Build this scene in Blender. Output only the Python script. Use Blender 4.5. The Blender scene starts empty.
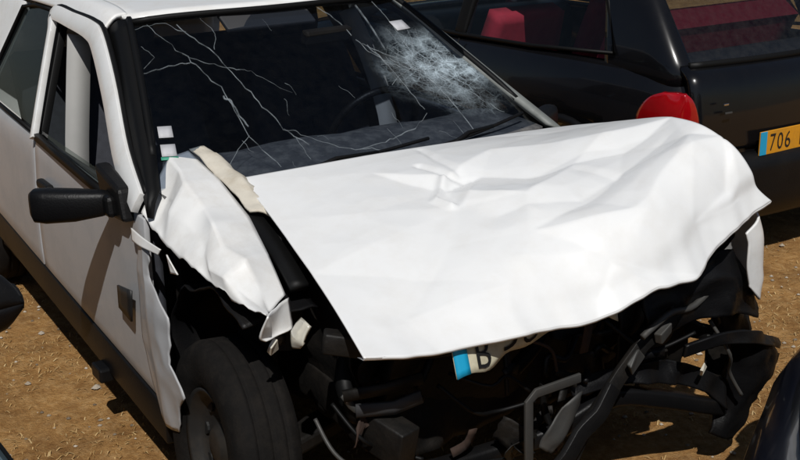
import bpy, bmesh, math, random
from mathutils import Vector, Matrix, noise, Quaternion
random.seed(7)
S = bpy.context.scene
COL = S.collection
R = math.radians

# ------------------------------------------------------------------ camera, sky, sun, exposure
cam_d = bpy.data.cameras.new('camera'); cam = bpy.data.objects.new('camera', cam_d); COL.objects.link(cam)
cam_d.sensor_width = 36.0; cam_d.lens = 51.81; cam_d.clip_end = 2000; cam_d.clip_start = .02
def aim(loc, yaw, pitch, roll):
    d = Vector((math.cos(pitch)*math.cos(yaw), math.cos(pitch)*math.sin(yaw), math.sin(pitch)))
    r = d.cross(Vector((0, 0, 1))).normalized(); u = r.cross(d)
    r2 = r*math.cos(roll)+u*math.sin(roll); u2 = -r*math.sin(roll)+u*math.cos(roll)
    m = Matrix((r2, u2, -d)).transposed().to_4x4(); m.translation = loc
    return m
cam.matrix_world = aim(Vector((2.651, -1.8355, 1.8434)), R(147.587), R(-18.205), R(-1.082))
S.camera = cam
LIGHT = Vector((-1.45, .82, -2.15)).normalized()          # the way the sunlight travels
W = bpy.data.worlds.new('World'); S.world = W; W.use_nodes = True
nt = W.node_tree; sky = nt.nodes.new('ShaderNodeTexSky'); sky.sky_type = 'NISHITA'; sky.sun_disc = False
sky.sun_elevation = math.asin(-LIGHT.z); sky.sun_rotation = math.atan2(-LIGHT.x, -LIGHT.y)
bg = nt.nodes['Background']; bg.inputs['Strength'].default_value = .05
nt.links.new(sky.outputs['Color'], bg.inputs['Color'])
sd = bpy.data.lights.new('sun', 'SUN'); sd.energy = 5.0; sd.angle = R(.53); sd.color = (1, .98, .95)
sun = bpy.data.objects.new('sun', sd); COL.objects.link(sun); sun.location = (4, -3, 8)
sun.rotation_euler = LIGHT.to_track_quat('-Z', 'Y').to_euler()
S.view_settings.view_transform = 'Standard'; S.view_settings.look = 'None'
S.view_settings.exposure = -0.48; S.view_settings.gamma = 1.0
S.render.resolution_x = 1024; S.render.resolution_y = 589

# ------------------------------------------------------------------ materials
def mat(name, col, rough=.5, metal=0., coat=0., vary=.0, scale=8., bump=0., bscale=60., dirt=None, dirt_amt=0., dscale=3., spec=.5):
    m = bpy.data.materials.new(name); m.use_nodes = True; t = m.node_tree; N = t.nodes; L = t.links
    b = N['Principled BSDF']; b.inputs['Roughness'].default_value = rough; b.inputs['Metallic'].default_value = metal
    b.inputs['Coat Weight'].default_value = coat; b.inputs['Coat Roughness'].default_value = .06
    b.inputs['Specular IOR Level'].default_value = spec
    tc = N.new('ShaderNodeTexCoord')
    n1 = N.new('ShaderNodeTexNoise'); n1.inputs['Scale'].default_value = scale; n1.inputs['Detail'].default_value = 6
    L.new(tc.outputs['Object'], n1.inputs['Vector'])
    mx = N.new('ShaderNodeMix'); mx.data_type = 'RGBA'
    mx.inputs[6].default_value = (*[max(0, c*(1-vary)) for c in col], 1); mx.inputs[7].default_value = (*[min(1, c*(1+vary)) for c in col], 1)
    L.new(n1.outputs['Fac'], mx.inputs[0]); out = mx.outputs[2]
    if dirt:
        n2 = N.new('ShaderNodeTexNoise'); n2.inputs['Scale'].default_value = dscale; n2.inputs['Detail'].default_value = 9; n2.inputs['Roughness'].default_value = .7
        L.new(tc.outputs['Object'], n2.inputs['Vector'])
        rp = N.new('ShaderNodeMapRange'); rp.inputs[1].default_value = .45; rp.inputs[2].default_value = .75; rp.inputs[4].default_value = dirt_amt
        L.new(n2.outputs['Fac'], rp.inputs[0])
        m2 = N.new('ShaderNodeMix'); m2.data_type = 'RGBA'; m2.inputs[7].default_value = (*dirt, 1)
        L.new(rp.outputs[0], m2.inputs[0]); L.new(out, m2.inputs[6]); out = m2.outputs[2]
        ad = N.new('ShaderNodeMath'); ad.operation = 'MULTIPLY_ADD'; ad.inputs[1].default_value = .5; ad.inputs[2].default_value = rough
        L.new(rp.outputs[0], ad.inputs[0]); L.new(ad.outputs[0], b.inputs['Roughness'])
    L.new(out, b.inputs['Base Color'])
    if bump:
        nb = N.new('ShaderNodeTexNoise'); nb.inputs['Scale'].default_value = bscale; nb.inputs['Detail'].default_value = 5
        L.new(tc.outputs['Object'], nb.inputs['Vector'])
        bp = N.new('ShaderNodeBump'); bp.inputs['Strength'].default_value = bump; bp.inputs['Distance'].default_value = .01
        L.new(nb.outputs['Fac'], bp.inputs['Height']); L.new(bp.outputs[0], b.inputs['Normal'])
    return m
M = {}
M['white'] = mat('white_paint', (.78, .78, .765), .34, coat=.35, vary=.02, dirt=(.40, .34, .26), dirt_amt=.34, dscale=8)
M['hoodwhite'] = mat('hood_white_paint', (.765, .77, .765), .42, coat=.3, vary=.015, dirt=(.56, .52, .45), dirt_amt=.20, dscale=11, bump=.02, bscale=25)
M['shadedwhite'] = mat('shaded_dusty_white_paint', (.40, .405, .415), .38, coat=.25, vary=.05, scale=3, dirt=(.27, .255, .24), dirt_amt=.45, dscale=4)  # flank shade from grazing sun painted into the white, plus dust blotches
M['cream'] = mat('cream_primer', (.56, .52, .44), .6, vary=.25, scale=20, dirt=(.3, .22, .12), dirt_amt=.5, dscale=12)
M['black'] = mat('black_paint', (.004, .004, .0048), .22, coat=.6, vary=.1, dirt=(.02, .018, .015), dirt_amt=.12, spec=.25)
M['navy'] = mat('navy_paint', (.004, .006, .014), .3, coat=.6, vary=.1)
M['slate'] = mat('slate_paint', (.10, .14, .16), .3, coat=.8, vary=.08)
M['plastic'] = mat('black_plastic', (.0045, .0045, .005), .45, vary=.3, bump=.12, bscale=180, dirt=(.04, .034, .025), dirt_amt=.16, spec=.22)
M['grime'] = mat('oily_metal', (.006, .0055, .005), .55, metal=.0, vary=.5, scale=14, dirt=(.03, .022, .015), dirt_amt=.35, dscale=9, bump=.2, spec=.25)
M['steel'] = mat('dull_steel', (.065, .065, .062), .5, metal=.4, vary=.35, scale=12, dirt=(.05, .04, .03), dirt_amt=.7, dscale=8)
M['alu'] = mat('cast_aluminium', (.14, .14, .135), .5, metal=.6, vary=.2, scale=10, dirt=(.05, .045, .04), dirt_amt=.7, dscale=10)
M['chrome'] = mat('chrome', (.7, .7, .7), .12, metal=1.)
M['rubber'] = mat('tyre_rubber', (.0075, .0068, .0064), .85, vary=.25, scale=20, dirt=(.04, .033, .026), dirt_amt=.3, dscale=14, bump=.15, bscale=120, spec=.12)
M['seal'] = mat('rubber_seal', (.0035, .0035, .0035), .55, vary=.2, spec=.2)
M['trim'] = mat('grey_interior_trim', (.035, .035, .037), .75, vary=.25, bump=.1, bscale=300)
M['lighttrim'] = mat('pale_interior_trim', (.33, .325, .31), .7, vary=.15)
M['seat'] = mat('seat_cloth', (.03, .032, .04), .9, vary=.4, scale=40, bump=.2, bscale=400)
M['redseat'] = mat('red_seat_cloth', (.40, .022, .045), .85, vary=.25, scale=40, bump=.2, bscale=400)
M['redlens'] = mat('red_tail_lens', (.32, .003, .006), .12, coat=1., vary=.25, scale=30)
M['amber'] = mat('amber_lens', (.5, .14, .01), .2, coat=1.)
M['lens'] = mat('clear_lamp_lens', (.55, .52, .44), .15, coat=1., vary=.3, scale=40)
M['blue'] = mat('plate_blue', (.01, .32, .55), .4)
M['platewhite'] = mat('plate_white', (.58, .54, .40), .4, dirt=(.2, .16, .08), dirt_amt=.6, dscale=18)
M['yellow'] = mat('plate_yellow', (.62, .27, .015), .4, dirt=(.3, .15, .02), dirt_amt=.5, dscale=20)
M['ink'] = mat('plate_ink', (.012, .012, .012), .5)
M['paper'] = mat('sticker_paper', (.47, .47, .49), .6, vary=.12, scale=60)
M['green'] = mat('sticker_green', (.05, .30, .20), .6)
M['dusty'] = mat('dusty_plastic', (.07, .07, .072), .75, vary=.4, scale=25, dirt=(.24, .23, .21), dirt_amt=.7, dscale=16)
M['rim'] = mat('dirty_steel_rim', (.028, .027, .026), .5, metal=.4, vary=.4, scale=14, dirt=(.05, .035, .02), dirt_amt=.7, dscale=9)
M['greypillar'] = mat('grimy_grey_pillar', (.17, .18, .17), .55, vary=.3, scale=18, dirt=(.06, .06, .055), dirt_amt=.6, dscale=12)
M['rust'] = mat('rusty_metal', (.035, .018, .011), .8, vary=.4, scale=18, dirt=(.012, .01, .009), dirt_amt=.7, dscale=10)
M['tube'] = mat('black_hose', (.005, .005, .005), .5, spec=.15)

def glass(name, tint, film=0., cracked=None, ior=1.5):
    m = bpy.data.materials.new(name); m.use_nodes = True; t = m.node_tree; N = t.nodes; L = t.links
    N.remove(N['Principled BSDF']); out = N['Material Output']
    tr = N.new('ShaderNodeBsdfTransparent'); tr.inputs[0].default_value = (*tint, 1)
    gl = N.new('ShaderNodeBsdfGlossy'); gl.inputs['Roughness'].default_value = .03
    lw = N.new('ShaderNodeLayerWeight'); lw.inputs['Blend'].default_value = .5; f0 = ((ior-1)/(ior+1))**2
    pw = N.new('ShaderNodeMath'); pw.operation = 'POWER'; pw.inputs[1].default_value = 5; L.new(lw.outputs['Facing'], pw.inputs[0])
    fr = N.new('ShaderNodeMath'); fr.operation = 'MULTIPLY_ADD'; fr.inputs[1].default_value = 1-f0; fr.inputs[2].default_value = f0; L.new(pw.outputs[0], fr.inputs[0])
    m1 = N.new('ShaderNodeMixShader'); L.new(fr.outputs[0], m1.inputs[0]); L.new(tr.outputs[0], m1.inputs[1]); L.new(gl.outputs[0], m1.inputs[2])
    last = m1.outputs[0]
    tc = N.new('ShaderNodeTexCoord')
    df = N.new('ShaderNodeBsdfDiffuse'); df.inputs[0].default_value = (.36, .35, .32, 1)
    nz = N.new('ShaderNodeTexNoise'); nz.inputs['Scale'].default_value = 26; nz.inputs['Detail'].default_value = 10; nz.inputs['Roughness'].default_value = .7
    L.new(tc.outputs['Object'], nz.inputs['Vector'])
    mr = N.new('ShaderNodeMapRange'); mr.inputs[1].default_value = .30; mr.inputs[2].default_value = .95; mr.inputs[4].default_value = film
    L.new(nz.outputs['Fac'], mr.inputs[0])
    m2 = N.new('ShaderNodeMixShader'); L.new(mr.outputs[0], m2.inputs[0]); L.new(last, m2.inputs[1]); L.new(df.outputs[0], m2.inputs[2]); last = m2.outputs[0]
    if cracked:
        c, rad = cracked                       # shattered web round the impact point
        ds = N.new('ShaderNodeVectorMath'); ds.operation = 'DISTANCE'; ds.inputs[1].default_value = c
        L.new(tc.outputs['Object'], ds.inputs[0])
        wob = N.new('ShaderNodeTexNoise'); wob.inputs['Scale'].default_value = 7; wob.inputs['Detail'].default_value = 4; L.new(tc.outputs['Object'], wob.inputs['Vector'])
        dd = N.new('ShaderNodeMath'); dd.operation = 'MULTIPLY_ADD'; dd.inputs[1].default_value = .22; L.new(wob.outputs['Fac'], dd.inputs[0]); L.new(ds.outputs['Value'], dd.inputs[2])
        fall = N.new('ShaderNodeMapRange'); fall.interpolation_type = 'SMOOTHSTEP'; fall.inputs[1].default_value = rad+.11; fall.inputs[2].default_value = .10; fall.inputs[3].default_value = 0; fall.inputs[4].default_value = 1
        L.new(dd.outputs[0], fall.inputs[0])
        tot = None
        for sc, wd in ((24, .07), (60, .10), (11, .028)):
            vo = N.new('ShaderNodeTexVoronoi'); vo.feature = 'DISTANCE_TO_EDGE'; vo.inputs['Scale'].default_value = sc
            L.new(tc.outputs['Object'], vo.inputs['Vector'])
            ln = N.new('ShaderNodeMapRange'); ln.inputs[1].default_value = wd; ln.inputs[2].default_value = 0; ln.inputs[3].default_value = 0; ln.inputs[4].default_value = .5
            L.new(vo.outputs['Distance'], ln.inputs[0])
            if tot is None: tot = ln.outputs[0]
            else:
                a = N.new('ShaderNodeMath'); a.operation = 'ADD'; L.new(tot, a.inputs[0]); L.new(ln.outputs[0], a.inputs[1]); tot = a.outputs[0]
        pt = N.new('ShaderNodeTexNoise'); pt.inputs['Scale'].default_value = 16; pt.inputs['Detail'].default_value = 5; L.new(tc.outputs['Object'], pt.inputs['Vector'])
        pr = N.new('ShaderNodeMapRange'); pr.inputs[1].default_value = .42; pr.inputs[2].default_value = .66; pr.inputs[3].default_value = .06; pr.inputs[4].default_value = .62
        L.new(pt.outputs['Fac'], pr.inputs[0])
        a2 = N.new('ShaderNodeMath'); a2.operation = 'MULTIPLY_ADD'; a2.inputs[1].default_value = .55; L.new(tot, a2.inputs[0]); L.new(pr.outputs[0], a2.inputs[2])
        mu = N.new('ShaderNodeMath'); mu.operation = 'MULTIPLY'; mu.use_clamp = True; L.new(a2.outputs[0], mu.inputs[0]); L.new(fall.outputs[0], mu.inputs[1])
        d2 = N.new('ShaderNodeBsdfDiffuse'); d2.inputs[0].default_value = (.50, .60, .66, 1)
        m3 = N.new('ShaderNodeMixShader'); L.new(mu.outputs[0], m3.inputs[0]); L.new(last, m3.inputs[1]); L.new(d2.outputs[0], m3.inputs[2]); last = m3.outputs[0]
    L.new(last, out.inputs['Surface'])
    return m
M['glass'] = glass('window_glass', (.50, .54, .53), .005, ior=1.33)
M['darkglass'] = glass('tinted_glass', (.72, .76, .78), .015)
M['tailglass'] = glass('tailgate_glass', (.42, .45, .48), .05, ior=1.7)
M['screen'] = glass('cracked_windscreen_glass', (.56, .61, .68), .012, ((-.71, .48, 1.108), .29))
def crack_mat():
    m = bpy.data.materials.new('crack_line'); m.use_nodes = True; N = m.node_tree.nodes; L = m.node_tree.links; N.remove(N['Principled BSDF'])
    t = N.new('ShaderNodeBsdfTransparent'); d = N.new('ShaderNodeBsdfDiffuse'); d.inputs[0].default_value = (.42, .47, .50, 1)
    tc = N.new('ShaderNodeTexCoord'); n = N.new('ShaderNodeTexNoise'); n.inputs['Scale'].default_value = 22; n.inputs['Detail'].default_value = 3; L.new(tc.outputs['Object'], n.inputs['Vector'])
    r = N.new('ShaderNodeMapRange'); r.inputs[1].default_value = .35; r.inputs[2].default_value = .7; r.inputs[3].default_value = .05; r.inputs[4].default_value = .30; L.new(n.outputs['Fac'], r.inputs[0])
    x = N.new('ShaderNodeMixShader'); L.new(r.outputs[0], x.inputs[0]); L.new(t.outputs[0], x.inputs[1]); L.new(d.outputs[0], x.inputs[2]); L.new(x.outputs[0], N['Material Output'].inputs['Surface'])
    return m
M['crack'] = crack_mat()

def ground_mat():
    m = bpy.data.materials.new('dry_earth'); m.use_nodes = True; t = m.node_tree; N = t.nodes; L = t.links; b = N['Principled BSDF']
    tc = N.new('ShaderNodeTexCoord'); b.inputs['Roughness'].default_value = .95; b.inputs['Specular IOR Level'].default_value = .1
    def nz(sc, det, ro=.6):
        n = N.new('ShaderNodeTexNoise'); n.inputs['Scale'].default_value = sc; n.inputs['Detail'].default_value = det; n.inputs['Roughness'].default_value = ro
        L.new(tc.outputs['Object'], n.inputs['Vector']); return n
    a = nz(5.5, 8, .7); c = nz(26, 8, .75); g = nz(110, 4, .7)
    r1 = N.new('ShaderNodeValToRGB'); e = r1.color_ramp.elements
    e[0].position = .32; e[0].color = (.31, .160, .058, 1); e[1].position = .70; e[1].color = (.60, .395, .195, 1)
    k = e.new(.5); k.color = (.45, .262, .105, 1)
    L.new(c.outputs['Fac'], r1.inputs[0])
    r2 = N.new('ShaderNodeValToRGB'); e = r2.color_ramp.elements
    e[0].position = .35; e[0].color = (.52, .44, .36, 1); e[1].position = .62; e[1].color = (1.08, 1.0, .86, 1)
    L.new(a.outputs['Fac'], r2.inputs[0])
    mx = N.new('ShaderNodeMix'); mx.data_type = 'RGBA'; mx.blend_type = 'MULTIPLY'; mx.inputs[0].default_value = .8
    L.new(r1.outputs[0], mx.inputs[6]); L.new(r2.outputs[0], mx.inputs[7]); L.new(mx.outputs[2], b.inputs['Base Color'])
    ad = N.new('ShaderNodeMath'); ad.operation = 'MULTIPLY_ADD'; ad.inputs[1].default_value = .5; L.new(g.outputs['Fac'], ad.inputs[0]); L.new(c.outputs['Fac'], ad.inputs[2])
    bp = N.new('ShaderNodeBump'); bp.inputs['Strength'].default_value = .9; bp.inputs['Distance'].default_value = .025
    L.new(ad.outputs[0], bp.inputs['Height']); L.new(bp.outputs[0], b.inputs['Normal'])
    return m
M['earth'] = ground_mat()
def island_mat(name, cols, rough=.8):
    m = bpy.data.materials.new(name); m.use_nodes = True; t = m.node_tree; N = t.nodes; b = N['Principled BSDF']
    g = N.new('ShaderNodeNewGeometry'); r = N.new('ShaderNodeValToRGB'); e = r.color_ramp.elements
    e[0].color = (*cols[0], 1); e[1].color = (*cols[-1], 1)
    for i, c in enumerate(cols[1:-1]): k = e.new((i+1)/(len(cols)-1)); k.color = (*c, 1)
    t.links.new(g.outputs['Random Per Island'], r.inputs[0]); t.links.new(r.outputs[0], b.inputs['Base Color'])
    b.inputs['Roughness'].default_value = rough; b.inputs['Specular IOR Level'].default_value = .2
    return m
M['straw'] = island_mat('dry_straw', [(.22, .125, .042), (.36, .225, .085), (.48, .33, .15), (.30, .175, .065), (.55, .41, .21)])
M['pebble'] = island_mat('pebbles', [(.12, .09, .06), (.30, .25, .19), (.45, .40, .33)])
M['leaf'] = island_mat('leaves', [(.04, .09, .03), (.08, .14, .05), (.12, .18, .07)])
M['bark'] = mat('bark', (.09, .065, .045), .9, vary=.4, scale=20, bump=.5, bscale=30)

# ------------------------------------------------------------------ helpers
def put(name, me, m, parent=None):
    o = bpy.data.objects.new(name, me); COL.objects.link(o)
    if m: me.materials.append(M[m] if isinstance(m, str) else m)
    if parent: o.parent = parent
    return o
def mesh(name, vs, fs, m, parent=None, smooth=True, solid=0., bevel=0., offset=-1., seg=2):
    me = bpy.data.meshes.new(name); me.from_pydata([tuple(v) for v in vs], [], fs); me.validate()
    bm = bmesh.new(); bm.from_mesh(me); bmesh.ops.recalc_face_normals(bm, faces=bm.faces); bm.to_mesh(me); bm.free()
    if smooth: me.polygons.foreach_set('use_smooth', [True]*len(me.polygons))
    o = put(name, me, m, parent)
    if solid: s = o.modifiers.new('thickness', 'SOLIDIFY'); s.thickness = solid; s.offset = offset
    if bevel:
        b = o.modifiers.new('bevel', 'BEVEL'); b.width = bevel; b.segments = seg; b.limit_method = 'ANGLE'; b.angle_limit = R(35)
        if smooth: b.harden_normals = False
    return o
def empty(name, loc=(0, 0, 0), rz=0., label=None, cat=None, group=None):
    o = bpy.data.objects.new(name, None); COL.objects.link(o); o.location = loc; o.rotation_euler = (0, 0, rz); o.empty_display_size = .2
    if label: o['label'] = label; o['category'] = cat
    if group: o['group'] = group
    return o
def V(*a): return Vector(a)
def catmull(P, n, closed=False):
    P = [Vector(p) for p in P]; out = []; k = len(P)
    segs = k if closed else k-1
    for i in range(n):
        t = i/(n if closed else n-1)*segs; s = min(int(t), segs-1); f = t-s
        if closed: a, b, c, d = P[(s-1) % k], P[s % k], P[(s+1) % k], P[(s+2) % k]
        else: a, b, c, d = P[max(s-1, 0)], P[s], P[s+1], P[min(s+2, k-1)]
        out.append(.5*((2*b)+(c-a)*f+(2*a-5*b+4*c-d)*f*f+(3*b-a-3*c+d)*f**3))
    return out
def lin(P, n):
    P = [Vector(p) for p in P]; ls = [0]
    for a, b in zip(P, P[1:]): ls.append(ls[-1]+(b-a).length)
    out = []
    for i in range(n):
        t = i/(n-1)*ls[-1]; s = 0
        while s < len(P)-2 and ls[s+1] < t: s += 1
        f = (t-ls[s])/max(ls[s+1]-ls[s], 1e-9); out.append(P[s].lerp(P[s+1], min(max(f, 0), 1)))
    return out
def grid(name, rows, m, parent, **k):
    n = len(rows[0]); vs = [p for r in rows for p in r]; fs = []
    for i in range(len(rows)-1):
        for j in range(n-1):
            a = i*n+j; fs.append((a, a+1, a+1+n, a+n))
    return mesh(name, vs, fs, m, parent, **k)
def patch(name, ctrl, nu, nv, m, parent, disp=None, straight=False, **k):
    """ctrl: rows of control points, smoothed both ways"""
    def even(P, n):
        P = [Vector(p) for p in P]; q = len(P)-1; return [P[min(int(i/(n-1)*q), q-1)].lerp(P[min(int(i/(n-1)*q), q-1)+1], i/(n-1)*q-min(int(i/(n-1)*q), q-1)) for i in range(n)]
    cm = even if straight else catmull
    rows = [cm(r, nv) for r in ctrl]
    cols = [cm([r[j] for r in rows], nu) for j in range(nv)]
    g = [[cols[j][i] for j in range(nv)] for i in range(nu)]
    if disp: g = [[disp(g[i][j], i/(nu-1), j/(nv-1)) for j in range(nv)] for i in range(nu)]
    return grid(name, g, m, parent, **k)
def sweep(name, path, prof, m, parent, closed_prof=True, up=(0, 0, 1), caps=True, **k):
    """sweep a 2D profile (side, up) along a path"""
    path = [Vector(p) for p in path]; up = Vector(up); vs = []; n = len(prof); fs = []
    for i, p in enumerate(path):
        d = (path[min(i+1, len(path)-1)]-path[max(i-1, 0)]).normalized(); s = d.cross(up)
        s = s.normalized() if s.length > 1e-4 else Vector((1, 0, 0)); u = s.cross(d)
        vs += [p+s*a+u*b for a, b in prof]
    for i in range(len(path)-1):
        for j in range(n):
            a = i*n+j; b = i*n+(j+1) % n; fs.append((a, b, b+n, a+n))
    if caps: fs.append(tuple(range(n))); fs.append(tuple(range((len(path)-1)*n, len(path)*n)))
    return mesh(name, vs, fs, m, parent, **k)
def circ(r, n=8, ry=None): return [(r*math.cos(2*math.pi*i/n), (ry or r)*math.sin(2*math.pi*i/n)) for i in range(n)]
def rect(w, h): return [(-w/2, -h/2), (w/2, -h/2), (w/2, h/2), (-w/2, h/2)]
def tube(name, pts, r, m, parent, n=8, res=None, **k): return sweep(name, catmull(pts, res) if res else pts, circ(r, n), m, parent, **k)
def box(name, c, s, m, parent, rot=None, bevel=.01, smooth=False, jitter=0.):
    vs = [V(x*s[0]/2, y*s[1]/2, z*s[2]/2) for x in (-1, 1) for y in (-1, 1) for z in (-1, 1)]
    if jitter: vs = [v+V(*[random.uniform(-jitter, jitter) for _ in range(3)]) for v in vs]
    if rot:
        q = Matrix.Rotation(rot[2], 3, 'Z') @ Matrix.Rotation(rot[1], 3, 'Y') @ Matrix.Rotation(rot[0], 3, 'X'); vs = [q @ v for v in vs]
    vs = [v+V(*c) for v in vs]
    fs = [(0, 1, 3, 2), (4, 6, 7, 5), (0, 4, 5, 1), (2, 3, 7, 6), (0, 2, 6, 4), (1, 5, 7, 3)]
    return mesh(name, vs, fs, m, parent, smooth=smooth, bevel=bevel)
def lathe(name, prof, m, parent, axis='Y', loc=(0, 0, 0), n=40, **k):
    vs = []; fs = []; kk = len(prof)
    for i in range(n):
        a = 2*math.pi*i/n
        for rr, h in prof: vs.append(V(rr*math.cos(a), h, rr*math.sin(a)) if axis == 'Y' else V(rr*math.cos(a), rr*math.sin(a), h))
    for i in range(n):
        for j in range(kk-1):
            a = i*kk+j; b = ((i+1) % n)*kk+j; fs.append((a, a+1, b+1, b))
    return mesh(name, [v+V(*loc) for v in vs], fs, m, parent, **k)
def prism(name, poly, axis, a, b, m, parent, bevel=.004, **k):
    """polygon in the two axes left over, extruded along axis from a to b"""
    def P(p, h): return {'x': V(h, p[0], p[1]), 'y': V(p[0], h, p[1]), 'z': V(p[0], p[1], h)}[axis]
    n = len(poly); vs = [P(p, a) for p in poly]+[P(p, b) for p in poly]
    fs = [tuple(range(n)), tuple(range(n, 2*n))]+[(i, (i+1) % n, n+(i+1) % n, n+i) for i in range(n)]
    return mesh(name, vs, fs, m, parent, smooth=False, bevel=bevel, **k)
def text_mesh(s, size):
    c = bpy.data.curves.new('lettering', 'FONT'); c.body = s; c.size = size; c.resolution_u = 3
    o = bpy.data.objects.new('lettering', c); COL.objects.link(o); bpy.context.view_layer.update()
    me = bpy.data.meshes.new_from_object(o.evaluated_get(bpy.context.evaluated_depsgraph_get()))
    vs = [v.co.copy() for v in me.vertices]; fs = [tuple(p.vertices) for p in me.polygons]
    bpy.data.objects.remove(o); bpy.data.meshes.remove(me); bpy.data.curves.remove(c)
    return vs, fs
def fold(p, s, amp, seed=0.):
    """sharp-creased crumple offset"""
    q = Vector(p)*s+Vector((seed, seed*1.7, -seed))
    return amp*((1-2*abs(noise.noise(q)))*.7+(1-2*abs(noise.noise(q*2.3)))*.3-.35)

# ------------------------------------------------------------------ ground
def warp(t): return math.copysign(abs(t)**3.2*150+abs(t)*4, t)
n = 220; gv = []
for i in range(n+1):
    for j in range(n+1):
        x = -.7+warp(2*i/n-1); y = .2+warp(2*j/n-1)
        z = -.012+.018*noise.noise(V(x*1.7, y*1.7, 0))+.010*noise.noise(V(x*5, y*5, 3))
        if math.hypot(x, y) > 12: z = -.012+.25*noise.noise(V(x*.05, y*.05, 0))
        gv.append((x, y, z))
go = mesh('ground', gv, [(i*(n+1)+j, (i+1)*(n+1)+j, (i+1)*(n+1)+j+1, i*(n+1)+j+1) for i in range(n) for j in range(n)], 'earth')
go['kind'] = 'structure'
def gz(x, y): return -.012+.018*noise.noise(V(x*1.7, y*1.7, 0))+.010*noise.noise(V(x*5, y*5, 3))
vs = []; fs = []
def blade(x, y, ln, tilt, w):
    a = random.uniform(0, 6.283); d = V(math.cos(a), math.sin(a), 0); s = V(-d.y, d.x, 0)*w; b = V(x, y, gz(x, y)+.001)
    mid = b+d*ln*.5*math.cos(tilt)+V(0, 0, ln*.5*math.sin(tilt)+.004); e = b+d*ln*math.cos(tilt*.6)+V(0, 0, max(.002, ln*math.sin(tilt*.5)))
    k = len(vs); vs.extend([b-s, b+s, mid+s*.8, mid-s*.8, e]); fs.append((k, k+1, k+2, k+3)); fs.append((k+3, k+2, k+4))
for _ in range(60000):
    x = random.uniform(-4.2, 2.0); y = random.uniform(-2.0, 4.2)
    if noise.noise(V(x*2.2, y*2.2, 9)) < random.uniform(-.55, .25): continue
    blade(x, y, random.uniform(.008, .034), random.choice([.05, .15, .3, .7]), random.uniform(.0009, .0026))
so = mesh('dry_straw', vs, fs, 'straw', smooth=False); so['kind'] = 'stuff'; so['label'] = 'dry straw scattered over the brown earth'; so['category'] = 'straw'
vs = []; fs = []
for _ in range(2600):
    x = random.uniform(-4, 2); y = random.uniform(-1.8, 4); r = random.uniform(.003, .011)*(1 if random.random() < .93 else 2); k = len(vs); z = gz(x, y)+r*.3
    a0 = random.uniform(0, 6)
    ring = [V(x+r*random.uniform(.7, 1.1)*math.cos(a0+q*1.2566), y+r*random.uniform(.7, 1.1)*math.sin(a0+q*1.2566), z) for q in range(5)]
    vs += ring+[V(x, y, z+r*.6), V(x, y, z-r*.5)]
    for q in range(5): fs += [(k+q, k+(q+1) % 5, k+5), (k+(q+1) % 5, k+q, k+6)]
po = mesh('gravel', vs, fs, 'pebble', smooth=False); po['kind'] = 'stuff'; po['label'] = 'small loose pebbles strewn over the brown earth'; po['category'] = 'gravel'

# ------------------------------------------------------------------ shared car pieces
def wheel(parent, loc, side, rad=.285, w=.165, rimr=.165, toe=0., camber=0., seg=48, tread=False):
    """side -1: outer face towards -Y"""
    h = w/2; o = side
    rim = [(.0, o*(h-.035)), (.045, o*(h-.030)), (.06, o*(h-.048)), (.11, o*(h-.055)), (.135, o*(h-.035)), (rimr-.012, o*(h-.012)), (rimr, o*(h-.006)), (rimr, -o*(h-.01)), (.0, -o*(h-.02))]
    wo = lathe('wheel', rim, 'rim', parent, n=seg)
    ty = [(rimr-.004, -o*(h-.012)), (rimr+.02, -o*(h+.002)), (rad-.045, -o*(h+.008)), (rad-.014, -o*(h-.006)), (rad-.002, -o*(h-.028))]
    grooves = (-.36, -.12, .12, .36)
    for gq in grooves: ty += [(rad, -o*h*2*(-gq*.5+.0)*1+0*gq)] if False else []
    prof = [(rimr-.004, -h+.012), (rimr+.02, -h-.002), (rad-.045, -h-.008), (rad-.014, -h+.006), (rad-.003, -h+.026)]
    for gq in (-.5, 0, .5):
        c = gq*h*.95
        prof += [(rad, c-.012), (rad, c-.0035), (rad-.005, c-.0025), (rad-.005, c+.0025), (rad, c+.0035), (rad, c+.012)]
    prof += [(rad-.003, h-.026), (rad-.014, h-.006), (rad-.045, h+.008), (rimr+.02, h+.002), (rimr-.004, h-.012)]
    to = lathe('tyre', prof, 'rubber', wo, n=seg if not tread else 120)
    if tread:                                                # cross grooves cut into the shoulders
        kk = len(prof)
        for q, v in enumerate(to.data.vertices):
            i, j = divmod(q, kk); rr, hh = prof[j]
            if rr > rad-.016 and (i+(2 if hh > 0 else 0)) % 4 == 0 and abs(hh) > .012: sc = (rr-.0055)/rr; v.co.x *= sc; v.co.z *= sc
    hv = []
    for q in range(8):                                      # vent holes of the steel rim
        a = q*math.pi/4; c = V(.118*math.cos(a), o*(h-.050), .118*math.sin(a))
        pts = [(c.x+.020*math.cos(2*math.pi*t/10), c.z+.020*math.sin(2*math.pi*t/10)) for t in range(10)]
        prism('vent_hole', pts, 'y', c.y-.004, c.y+.004+.001*o, 'ink', wo, bevel=0)
    wo.location = loc; wo.rotation_euler = (camber, 0, toe)
    return wo

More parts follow.
